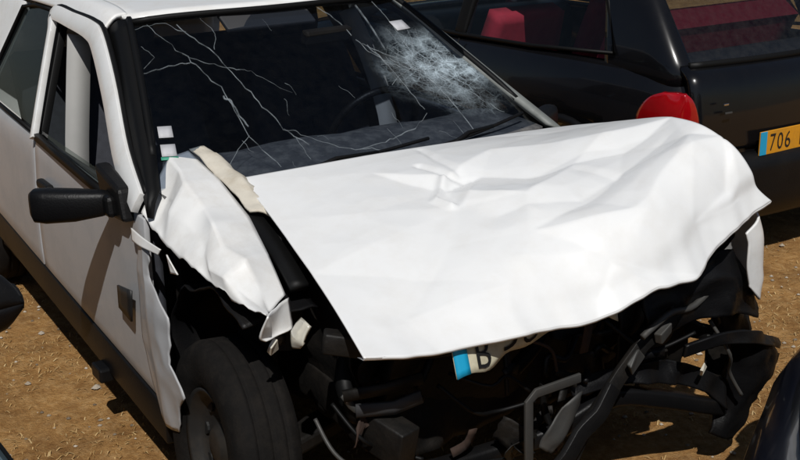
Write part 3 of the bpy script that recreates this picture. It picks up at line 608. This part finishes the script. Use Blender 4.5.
tube('bent_rod', [V(.50, .66, .66), V(.53, .50, .60), V(.55, .38, .61), V(.56, .27, .57)], .010, 'steel', car, n=6, res=16)
# left front corner: bumper skin torn round, with the open lamp hole
patch('bumper_corner', [[V(.50, .34, .655), V(.51, .50, .70), V(.50, .64, .735), V(.47, .72, .70)], [V(.51, .34, .585), V(.53, .50, .63), V(.53, .66, .65), V(.48, .78, .60)], [V(.50, .36, .52), V(.53, .50, .55), V(.545, .68, .535), V(.50, .81, .48)]], 18, 26, 'plastic', car, disp=lambda p, u, v: p+V(1, 0, 0)*fold(p, 7, .035, 1), solid=.006)
patch('bumper_skin', [[V(.55, .46, .49), V(.56, .60, .50), V(.55, .74, .47), V(.52, .84, .42), V(.47, .95, .365)], [V(.55, .46, .455), V(.565, .60, .465), V(.56, .74, .43), V(.53, .85, .385), V(.47, .96, .325)]], 8, 30, 'plastic', car, disp=lambda p, u, v: p+V(1, 0, .4)*fold(p, 8, .022, 4), solid=.012)
patch('bumper_skin', [[V(.50, .68, .44), V(.53, .80, .42), V(.50, .915, .335)], [V(.48, .70, .32), V(.52, .80, .30), V(.50, .875, .255)], [V(.47, .69, .20), V(.50, .76, .16), V(.49, .82, .15)], [V(.47, .66, .12), V(.49, .72, .09), V(.49, .76, .075)]], 20, 16, 'plastic', car, disp=lambda p, u, v: p+V(1, 0, 0)*fold(p, 7, .03, 6), solid=.008)
patch('bumper_skin', [[V(.44, .12, .43), V(.46, .30, .44), V(.47, .46, .42), V(.48, .58, .37), V(.48, .70, .30)], [V(.46, .12, .39), V(.48, .30, .39), V(.49, .46, .35), V(.50, .60, .29), V(.49, .70, .20)]], 10, 30, 'plastic', car, disp=lambda p, u, v: p+V(1, 0, 0)*fold(p, 6, .03, 9), solid=.008)
patch('dark_filler', [[V(.46, .28, .62), V(.44, .44, .64), V(.43, .60, .64)], [V(.45, .28, .52), V(.43, .43, .52), V(.43, .585, .50)], [V(.44, .28, .42), V(.42, .43, .40), V(.43, .565, .34)]], 14, 16, 'grime', car, disp=lambda p, u, v: p+V(fold(p, 7, .035, 5), 0, 0), solid=.006)  # added dark filler sheets, closing gaps where sunlit ground shows through
patch('dark_filler', [[V(.43, .585, .65), V(.43, .70, .63), V(.40, .80, .56)], [V(.44, .60, .50), V(.45, .72, .50), V(.42, .84, .46)]], 10, 12, 'grime', car, disp=lambda p, u, v: p+V(fold(p, 7, .03, 2), 0, 0), solid=.006)
patch('dark_filler', [[V(.45, .665, .52), V(.46, .75, .50), V(.44, .84, .46)], [V(.44, .66, .38), V(.45, .76, .37), V(.44, .85, .34)], [V(.44, .64, .27), V(.45, .73, .24), V(.45, .80, .20)]], 10, 12, 'grime', car, disp=lambda p, u, v: p+V(fold(p, 7, .03, 3), 0, 0), solid=.006)
box('headlamp_bowl', (.44, .42, .50), (.10, .17, .16), 'plastic', car, rot=(.2, .2, .3), bevel=.03, jitter=.02)
box('lamp_shard', (.53, .555, .388), (.008, .026, .030), 'lens', car, rot=(.7, .2, .4), bevel=.001, jitter=.007)
box('bracket', (.55, .36, .555), (.02, .05, .035), 'steel', car, rot=(.4, .1, .2), bevel=.004, jitter=.006)
box('bracket', (.55, .255, .50), (.02, .06, .04), 'steel', car, rot=(.7, .1, .2), bevel=.004, jitter=.006)
# bent grey bracket hanging in the middle
sweep('bumper_iron', [V(.53, -.095, .25), V(.53, -.098, .36), V(.53, -.10, .468), V(.53, -.075, .487), V(.535, .0, .492), V(.54, .068, .497)], rect(.026, .010), 'steel', car, up=(1, 0, 0), bevel=.002)
patch('torn_plate', [[V(.53, .09, .445), V(.54, .06, .455), V(.54, .0, .43)], [V(.54, .04, .375), V(.55, .01, .36), V(.54, -.05, .37)], [V(.53, -.01, .31), V(.54, -.03, .30), V(.53, -.065, .325)]], 10, 10, 'steel', car, disp=lambda p, u, v: p+V(fold(p, 9, .02, 3), 0, 0), solid=.004)
sweep('bumper_stay', lin([V(.56, .17, .45), V(.575, .11, .39), V(.57, .05, .35), V(.575, .0, .295), V(.56, -.05, .24)], 18), [(-.026, -.010), (.0, -.018), (.026, -.006), (.022, .010), (-.022, .012)], 'plastic', car, up=(1, .1, .2), bevel=.002)
# right front corner: remains of the headlamp
hl = patch('headlamp', [[V(.25, -.61, .735), V(.28, -.62, .74), V(.31, -.62, .735)], [V(.25, -.64, .70), V(.28, -.65, .70), V(.31, -.64, .70)], [V(.25, -.64, .675), V(.27, -.65, .668), V(.29, -.64, .672)]], 10, 10, 'lens', car, disp=lambda p, u, v: p+V(1, 0, 0)*fold(p, 14, .02, 2), solid=.01)
box('lamp_shard', (.232, -.685, .668), (.012, .030, .034), 'lens', hl, rot=(.4, .3, .5), bevel=.002, jitter=.006)
tube('radiator_hose', [V(.20, -.44, .62), V(.30, -.52, .55), V(.32, -.50, .46), V(.24, -.40, .42)], .026, 'tube', car, n=10, res=20)
tube('radiator_hose', [V(.12, .10, .66), V(.26, .16, .60), V(.32, .10, .52), V(.34, .0, .46)], .022, 'tube', car, n=10, res=20)
sweep('slam_panel_strip', [V(.36, -.56, .545), V(.40, -.46, .555), V(.42, -.36, .565)], rect(.03, .012), 'grime', car, up=(1, 0, 0))
sweep('slam_panel_strip', [V(.37, -.53, .50), V(.41, -.44, .50), V(.43, -.37, .52)], rect(.035, .012), 'trim', car, up=(1, 0, 0))
patch('inner_wing', [[V(-.36, -.50, .86), V(-.1, -.48, .84), V(.12, -.50, .78), V(.30, -.52, .68)], [V(-.36, -.52, .62), V(-.1, -.50, .60), V(.14, -.50, .58), V(.32, -.50, .52)], [V(-.36, -.50, .36), V(-.1, -.48, .36), V(.14, -.48, .36), V(.32, -.48, .34)]], 14, 20, 'grime', car, disp=lambda p, u, v: p+V(0, 1, 0)*fold(p, 6, .03, 7), solid=.006)
patch('inner_wing', [[V(-.36, .52, .86), V(-.1, .52, .84), V(.20, .56, .80), V(.44, .60, .76)], [V(-.36, .52, .36), V(-.1, .50, .40), V(.14, .52, .45), V(.30, .54, .50)]], 10, 20, 'grime', car, disp=lambda p, u, v: p+V(0, 1, 0)*fold(p, 6, .03, 7), solid=.006)
sweep('gap_shade_strip', catmull([V(-.40, -.53, .93), V(-.20, -.535, .885), V(.0, -.55, .835), V(.16, -.565, .775)], 16), rect(.05, .02), 'seal', car)  # black strip painting the shade in the gap between fender and hood
for k, pts in enumerate([[(.30, -.56, .50), (.38, -.52, .42), (.36, -.44, .36), (.42, -.36, .33)], [(.28, -.60, .46), (.35, -.58, .38), (.40, -.50, .31), (.38, -.42, .27)], [(.40, -.30, .52), (.45, -.22, .44), (.42, -.12, .40), (.46, -.02, .42)], [(.40, -.46, .40), (.44, -.36, .29), (.47, -.28, .31)], [(.46, .22, .60), (.52, .30, .52), (.50, .40, .48), (.54, .50, .52)], [(.5, .6, .52), (.55, .64, .42), (.52, .68, .34), (.54, .72, .26)]]):
    tube('loose_cable', [V(*p) for p in pts], .006, ('tube', 'steel')[k % 4 == 1], car, n=6, res=24)
rnd = random.Random(21)
for k in range(52):
    y0 = rnd.uniform(-.55, .82); z0 = rnd.uniform(.24 if y0 < .1 else .40, .62); x0 = rnd.uniform(.34, .50)-.10*(y0 < -.2)
    kind = rnd.random(); d = V(rnd.uniform(-.4, .4), rnd.uniform(-1, 1), rnd.uniform(-.8, .8)).normalized()*rnd.uniform(.06, .17); c = V(x0, y0, z0)
    mid = c+d*.5+V(rnd.uniform(-.03, .03), rnd.uniform(-.03, .03), rnd.uniform(-.03, .03)); mm = rnd.choice(['grime', 'grime', 'plastic', 'plastic', 'tube', 'rust', 'steel'])
    if kind < .4: sweep('bent_strip', catmull([c, mid, c+d], 6), rect(rnd.uniform(.012, .035), .004), mm, car, up=(1, 0, .3))
    elif kind < .65: tube('loose_hose', [c, mid, c+d, c+d*1.3+V(0, .02, -.05)], rnd.uniform(.004, .012), mm, car, n=7, res=12)
    else:
        e = V(rnd.uniform(-.3, .3), rnd.uniform(-.5, .5), rnd.uniform(-1, 1)).normalized()*rnd.uniform(.04, .10)
        patch('torn_sheet', [[c, mid, c+d], [c+e*.6+V(.02, 0, 0), mid+e*.5, c+d+e*.4], [c+e, mid+e*1.2, c+d*.8+e]], 7, 7, mm, car, disp=lambda p, u, v: p+V(fold(p, 14, .03, 3), 0, fold(p, 11, .012, 6)), solid=.003)
patch('undertray', [[V(.38, -.52, .30), V(.42, -.3, .27), V(.44, -.1, .25)], [V(.30, -.52, .20), V(.36, -.3, .19), V(.38, -.1, .19)]], 8, 14, 'plastic', car, disp=lambda p, u, v: p+V(.5, 0, 1)*fold(p, 7, .03, 4), solid=.006)
box('suspension_arm', (-.02, -.50, .24), (.10, .30, .05), 'grime', car, rot=(.1, 0, .2), bevel=.012)
tube('suspension_strut', [V(-.02, -.60, .34), V(-.06, -.56, .56), V(-.09, -.52, .80)], .032, 'grime', car, n=12)
tube('steering_rod', [V(.06, -.58, .60), V(.16, -.64, .66), V(.20, -.66, .67)], .018, 'steel', car, n=8)
# number plate, bent under the edge of the hood
def plate(u, v):                                             # u 0..1 along, v 0..1 up
    y = -.362+.51*u; z = .622+.095*v+.058*u-.010*math.sin(u*7)+.007*math.sin(u*23); x = .575+.03*u+.014*math.sin(u*11)*(1-v)-.03*v
    x -= .035*math.sin(math.pi*u)*(1-v)
    return V(x, y, z+.020*math.sin(u*9+1)*(1-v)*u)
np_ = grid('number_plate', [[plate(j/30, i/6) for j in range(31)] for i in range(7)], 'platewhite', car, solid=.002)
grid('plate_band', [[plate(.0+.075*j/3, i/6)+V(.0035, 0, 0) for j in range(4)] for i in range(7)], 'blue', np_, solid=.001)
for ch, u0 in (('B', .11), ('5', .30), ('U', .43), ('9', .63), ('B', .82)):
    vs, fs = text_mesh(ch, 1.0); w_ = max(v.x for v in vs); h_ = max(v.y for v in vs)
    mesh('plate_character', [plate(u0+.105*v.x/w_, .12+.76*v.y/h_)+V(.0045, 0, 0) for v in vs], fs, 'ink', np_, smooth=False)

# ------------------------------------------------------------------ parked hatchbacks (local: x forward, y left)
def hatchback(name, loc, rz, paint, label, seatm='seat', plate_txt=None, rear_detail=True):
    t = empty(name, loc, rz, label, 'car'); HL = 1.92; HW = .80
    def ring(a, z):                                          # plan outline
        c, s = math.cos(a), math.sin(a); e = .26
        x = HL*math.copysign(abs(c)**e, c) if abs(c) > 1e-6 else 0; y = HW*math.copysign(abs(s)**e, s) if abs(s) > 1e-6 else 0
        f = abs(x)/HL
        y *= 1-.05*f**3
        bow = (.10 if x > 0 else .02)*(1-(y/HW)**2)*(f > .6)*(f-.6)/.4; x += math.copysign(bow, x)
        return x, y
    def top(x): return .90-.20*max(0, (x-.75)/1.15)**1.5 if x > .75 else .90+.02*(-x/1.9)
    NA = 144; lev = [.20, .26, .36, .50, .62, .74, .86, .94, 1.0]
    wh = [(1.20, .28), (-1.22, .28)]; rows = []
    for k, f in enumerate(lev):
        row = []
        for i in range(NA):
            a = 2*math.pi*(i+.5)/NA; x, y = ring(a, 0); zt = top(x); z = .20+(zt-.20)*(f-.2)/.8
            ins = .05*(1-min(1, (f-.2)/.16))**2+.082*max(0, (f-.72)/.28)**2.2
            bump = .045*math.exp(-((z-.45)/.16)**4)*min(1, max(0, (abs(x)-1.62)/.2))     # bumpers stand out
            r = math.hypot(x/HL, y/HW); row.append(V(x*(1-ins*.55)+math.copysign(bump, x), y*(1-ins*1.15), z))
        rows.append(row)
    vs = [p for r in rows for p in r]; fs = []
    for k in range(len(lev)-1):
        for i in range(NA):
            q = [k*NA+i, k*NA+(i+1) % NA, (k+1)*NA+(i+1) % NA, (k+1)*NA+i]; c = sum((vs[z] for z in q), V(0, 0, 0))/4
            if any(math.hypot(c.x-wx, c.z-wz) < .335 and abs(c.y) > .6 for wx, wz in wh): continue
            fs.append(tuple(q))
    body = mesh('body', vs, fs, paint, t, solid=.012)
    for wx, wz in wh:
        for s in (-1, 1):
            tube('wheel_arch', [V(wx+.335*math.cos(a), s*(HW-.012), wz+.335*math.sin(a)) for a in [math.pi*(-.08+1.16*q/20) for q in range(21)]], .022, 'plastic', body, n=8)
            patch('arch_liner', [[V(wx+.33*math.cos(a), s*y, wz+.33*math.sin(a)) for a in [math.pi*q/8 for q in range(9)]] for y in (.78, .66, .54)], 4, 16, 'plastic', body, solid=.01)
            wheel(t, (wx, s*.70, wz), s, seg=32)
    # hood
    hr = []
    for i in range(16):
        f = i/15; x = .72+1.26*f; hr.append([])
        for j in range(15):
            v = -1+j/7; hx = x-.10*v*v*f; yy = .735*(1-.10*f*f)
            hr[-1].append(V(hx-.03*f, yy*v, top(x)+.035*(1-v*v)*(1-.6*f)-.004))
    ho = grid('hood', hr, paint, t, solid=.012)
    for s in (0, -1): tube('shut_line', [p[s]+V(0, 0, .001) for p in hr], .004, 'seal', ho, n=5)
    box('floor_pan', (0, 0, .25), (3.3, 1.3, .05), 'plastic', t, bevel=0)
    # greenhouse
    F = [V(.86, .64, .91), V(.20, .53, 1.36)]; Bk = [V(-1.80, .60, .93), V(-1.42, .52, 1.33)]
    def pillar(nm, a, b, w, s, m): 
        a = V(a.x, a.y*s, a.z); b = V(b.x, b.y*s, b.z); mid = a.lerp(b, .5)+V(0, s*.018, .0)
        return sweep(nm, catmull([a, mid, b], 10), rect(.045, w), m, t, up=(1, 0, 0), bevel=.012)
    patch('roof', [[V(x, y, z-.03*abs(y/.53)**3) for y in (-.535, -.3, 0, .3, .535)] for x, z in ((.22, 1.375), (-.2, 1.405), (-.7, 1.41), (-1.15, 1.395), (-1.46, 1.35))], 20, 16, paint, t, solid=.025)
    for s in (-1, 1):
        pillar('a_pillar', F[0], F[1], .07, s, paint); pillar('b_pillar', V(-.28, .715, .90), V(-.34, .545, 1.365), .09, s, 'seal')
        patch('c_pillar', [[V(-1.40, s*.66, .80), V(-1.58, s*.66, .80), V(-1.74, s*.64, .80), V(-1.80, s*.60, .80), V(-1.81, s*.56, .80)], [V(-1.40, s*.705, .905), V(-1.58, s*.695, .905), V(-1.73, s*.675, .905), V(-1.80, s*.635, .905), V(-1.825, s*.575, .905)], [V(-1.33, s*.645, 1.13), V(-1.46, s*.64, 1.13), V(-1.58, s*.63, 1.12), V(-1.645, s*.60, 1.115), V(-1.665, s*.55, 1.115)],
              [V(-1.21, s*.555, 1.34), V(-1.30, s*.552, 1.342), V(-1.38, s*.545, 1.34), V(-1.43, s*.525, 1.335), V(-1.45, s*.49, 1.335)]], 16, 20, paint, t, solid=.02)
        patch('side_window', [[V(.70, s*.715, .91), V(.2, s*.725, .905), V(-.26, s*.725, .905)], [V(.45, s*.64, 1.13), V(.1, s*.645, 1.15), V(-.29, s*.645, 1.15)], [V(.21, s*.555, 1.34), V(0, s*.555, 1.35), V(-.31, s*.555, 1.36)]], 8, 10, 'darkglass', t)
        patch('rear_side_window', [[V(-.30, s*.725, .905), V(-.8, s*.72, .92), V(-1.44, s*.705, .95)], [V(-.32, s*.645, 1.15), V(-.8, s*.64, 1.15), V(-1.33, s*.63, 1.15)], [V(-.35, s*.555, 1.36), V(-.8, s*.555, 1.36), V(-1.22, s*.55, 1.34)]], 8, 10, 'darkglass', t)
        tube('window_seal', [V(.72, s*.722, .91), V(-.3, s*.735, .905), V(-.9, s*.728, .918), V(-1.46, s*.705, .95), V(-1.33, s*.63, 1.16), V(-1.20, s*.552, 1.345)], .011, 'seal', t, n=6)
        sweep('roof_drip_rail', [V(.24, s*.54, 1.362), V(-.3, s*.556, 1.385), V(-.9, s*.556, 1.388), V(-1.40, s*.538, 1.342)], rect(.035, .03), paint, t, bevel=.006)
        for xs in (.62, -.33, -1.15):
            pts = [V(xs, s*(.805-(.04 if z > .85 else 0)-(.03 if z < .28 else 0)), z) for z in (.26, .4, .6, .8, .89)]
            if xs != -1.15: tube('door_seam', pts, .004, 'seal', body, n=5)
        sweep('rubbing_strip', [V(x, s*.803, .50) for x in (.82, .3, -.3, -.84)], rect(.022, .05), 'plastic', body, bevel=.006)
        box('door_handle', (-.20, s*.805, .80), (.16, .035, .035), 'plastic', t, bevel=.01)
        m0 = V(.56, s*.74, .96); mo = patch('side_mirror', [[m0+V(.05*math.cos(a), s*d, .0+.06*hh*math.sin(a)) for a in [2*math.pi*q/12 for q in range(13)]] for d, hh in ((.0, .4), (.05, .8), (.10, 1.1), (.18, 1.1), (.215, .5))], 14, 24, 'plastic', t, solid=.004)
        prism('mirror_cap', [(m0.x+.045*math.cos(q*math.pi/6), m0.z+.030*math.sin(q*math.pi/6)) for q in range(12)], 'y', m0.y+s*.205, m0.y+s*.222, 'plastic', mo, bevel=.004)
        # lamps
        patch('tail_light', [[V(-1.865+.20*w, s*.757, z), V(-1.875+.10*w, s*.755, z), V(-1.885, s*.725, z), V(-1.918-.010*w, s*(.733-.055*w), z), V(-1.925-.010*w, s*(.728-.105*w), z)] for z, w in ((.60, 1), (.68, .97), (.735, .88), (.785, .70), (.82, .46), (.842, .12))], 18, 18, 'redlens', t,
              disp=lambda p, u, v, s=s: p+V(-.026*math.sin(math.pi*u)**.4, s*.034*math.sin(math.pi*u)**.4, 0), solid=.010)
        patch('head_lamp', [[V(1.70, s*.757, z+.03), V(1.84, s*.72, z+.01), V(1.95, s*.60, z), V(1.985, s*.46, z-.01)] for z in (.54, .60, .66)], 8, 12, 'lens', t, solid=.012)
    patch('windscreen', [[V(.90-.07*v*v+.03, .63*v, .905), V(.58-.04*v*v, .60*v, 1.15), V(.22-.02*v*v, .52*v, 1.365)] for v in (-1, -.5, 0, .5, 1)], 12, 10, 'glass', t)
    patch('cowl_panel', [[V(.98-.07*v*v, .66*v, .915), V(.86-.07*v*v, .66*v, .90), V(.70-.07*v*v, .66*v, .88)] for v in (-1, 0, 1)], 8, 6, 'plastic', t, solid=.01)
    # tailgate: panel below the glass, the glass and its frame
    tg = patch('tailgate', [[V(-1.80-.06*(1-v*v), .63*v, .93), V(-1.885-.055*(1-v*v), .655*v, .88), V(-1.915-.06*(1-v*v), .66*v, .74), V(-1.935-.06*(1-v*v), .66*v, .56)] for v in (-1, -.5, 0, .5, 1)], 16, 16, paint, t, solid=.03)
    patch('rear_window', [[V(-1.815-.055*(1-v*v), .585*v, .925), V(-1.66-.04*(1-v*v), .555*v, 1.12), V(-1.45-.02*(1-v*v), .50*v, 1.335)] for v in (-1, -.5, 0, .5, 1)], 12, 10, 'tailglass', tg)
    sweep('rear_window_seal', catmull([V(-1.825-.055*(1-v*v), .60*v, .928) for v in (-1, -.5, 0, .5, 1)], 14), rect(.02, .03), 'seal', tg)
    rb = patch('rear_bumper', [[V(-1.60, -.79, z), V(-1.80, -.785, z), V(-1.94-b, -.69, z), V(-2.00-b, -.35, z), V(-2.015-b, 0, z), V(-2.00-b, .35, z), V(-1.94-b, .69, z), V(-1.80, .785, z), V(-1.60, .79, z)] for z, b in ((.22, -.02), (.30, .035), (.42, .045), (.50, .04), (.54, -.02))], 12, 40, 'plastic', t, solid=.015)
    patch('front_bumper', [[V(1.62, -.79, z), V(1.80, -.785, z), V(1.95+b, -.68, z), V(2.02+b, -.35, z), V(2.035+b, 0, z), V(2.02+b, .35, z), V(1.95+b, .68, z), V(1.80, .785, z), V(1.62, .79, z)] for z, b in ((.20, -.03), (.28, .03), (.40, .04), (.50, .02), (.54, -.03))], 12, 40, paint if paint == 'navy' else 'plastic', t, solid=.015)
    prism('tailgate_handle', [(-.20, .655), (.20, .655), (.18, .70), (-.18, .70)], 'x', -2.0, -2.035, paint, tg, bevel=.01)
    # seats
    rs = patch('rear_seat', [[V(-1.20, y, .52), V(-1.30, y, .75), V(-1.40, y, .97+.0*y), V(-1.43, y, 1.015)] for y in (-.60, -.3, 0, .3, .60)], 10, 20, seatm, t, solid=.12)
    patch('parcel_shelf', [[V(-1.45, y, .90), V(-1.62, y, .905), V(-1.78, y, .90)] for y in (-.60, 0, .60)], 6, 8, 'seat', t, solid=.015)
    for y in (-.36, .36):
        st = patch('front_seat', [[V(-.18, y+q*.24, .50), V(-.25, y+q*.25, .75), V(-.35, y+q*.22, 1.03)] for q in (-1, -.4, .4, 1)], 8, 10, seatm, t, solid=.11)
        patch('headrest', [[V(-.36, y+q*.12, 1.06), V(-.36, y+q*.12, 1.13), V(-.39, y+q*.11, 1.19)] for q in (-1, -.3, .3, 1)], 5, 6, 'seat', st, solid=.07)
    patch('dashboard', [[V(.86, y, .88), V(.55, y, .90), V(.40, y, .84), V(.42, y, .55)] for y in (-.66, 0, .66)], 8, 8, 'plastic', t, solid=.02)
    # plate
    if plate_txt:
        px = -2.015; pl = box('number_plate', (px, .072, .578), (.008, .52, .108), 'yellow', t, bevel=.002)
        box('plate_band', (px-.0045, .3105, .578), (.004, .042, .106), 'blue', pl, bevel=.001)
        for k, ch in enumerate(plate_txt):
            if ch == ' ': continue
            vs, fs = text_mesh(ch, 1.0); w_ = max(v.x for v in vs); h_ = max(v.y for v in vs)
            mesh('plate_character', [V(px-.0058, .272-.050*k-.040*v.x/w_, .540+.076*v.y/h_) for v in vs], fs, 'ink', pl, smooth=False)
        for k, (yy, zz, ln) in enumerate(((.52, .775, .050), (.50, .735, .07))):
            box('badge', (-1.975, yy, zz), (.006, ln*.6, .009), 'chrome' if k == 0 else 'steel', tg, rot=(0, .0, -.05), bevel=.002)
        lathe('emblem', [(0, 0), (.035, .0), (.038, -.006), (.030, -.010), (0, -.010)], 'steel', tg, axis='Y', loc=(0, 0, 0), n=20)
        em = tg.children[-1]; em.rotation_euler = (0, 0, R(-90)); em.location = (-1.990, .03, .80)
    return t

hatchback('parked_car', (-2.70, 2.515, 0), R(180), 'black', 'black parked hatchback with red tail light and yellow plate behind the wreck', 'redseat', '706 MB 69')
hatchback('parked_car', (-.135, -2.332, 0), R(8), 'slate', 'slate blue car beside the wreck, its black mirror at the left edge', 'seat')
hatchback('parked_car', (2.745, 1.305, -.02), R(212), 'navy', 'dark navy car whose nose shows in the lower right corner', 'seat')
for o in bpy.data.objects:
    if o.name.startswith('parked_car'): o['group'] = 'cars parked round the wreck'

# ------------------------------------------------------------------ weeds and bushes
def weed(x, y, h, label):
    vs = []; fs = []
    for q in range(14):
        a = random.uniform(0, 6.28); d = V(math.cos(a), math.sin(a), 0); s = V(-d.y, d.x, 0)*random.uniform(.003, .006); l = h*random.uniform(.6, 1.1); b = V(0, 0, gz(x, y)-.003)
        k = len(vs); m1 = b+d*l*.35+V(0, 0, l*.5); e = b+d*l*.9+V(0, 0, l*.55); vs += [b-s*.4, b+s*.4, m1+s, m1-s, e]; fs += [(k, k+1, k+2, k+3), (k+3, k+2, k+4)]
    o = mesh('weed', vs, fs, 'leaf', smooth=False, solid=.0006); o.location = (x, y, 0); o['label'] = label; o['category'] = 'weed'
weed(-.66, -1.02, .05, 'small green weed on the bare earth near the lower left corner')
def bush(x, y, r, h, label):
    t = empty('bush', (x, y, 0), 0, label, 'bush', 'bushes beyond the black car'); vs = []; fs = []
    for q in range(6000):
        a = random.uniform(0, 6.283); u = random.uniform(-1, 1); rr = random.random()**.4; w = math.sqrt(1-u*u)
        k = .75+.5*noise.noise(V(math.cos(a)*w*2+x, math.sin(a)*w*2, u*2)); c = V(r*w*math.cos(a)*rr*k, r*w*math.sin(a)*rr*k, h*.55+h*.5*u*rr*k)
        if c.z < .05 or noise.noise(c*2.2+V(x, y, 0)) < -.18: continue
        d = V(random.gauss(0, 1), random.gauss(0, 1), random.gauss(0, 1)).normalized(); e = d.orthogonal().normalized(); f = d.cross(e); s = random.uniform(.03, .065)
        k0 = len(vs); vs += [c-e*s, c+f*s*.45, c+e*s, c-f*s*.45]; fs.append((k0, k0+1, k0+2, k0+3))
    mesh('crown', vs, fs, 'leaf', t, smooth=False)
    for q in range(4):
        a = q*1.6; tube('stem', [V(.03*math.cos(a), .03*math.sin(a), -.05), V(.12*math.cos(a), .12*math.sin(a), h*.3), V(.3*r*math.cos(a), .3*r*math.sin(a), h*.7)], .025, 'bark', t, n=7, res=8)
bush(-9.6, 7.6, 1.3, 1.7, 'leafy green bush furthest left beyond the black car'); bush(-9.0, 9.8, 1.4, 1.9, 'leafy green bush in the middle beyond the black car'); bush(-7.6, 11.4, 1.2, 1.6, 'leafy green bush furthest right beyond the black car')
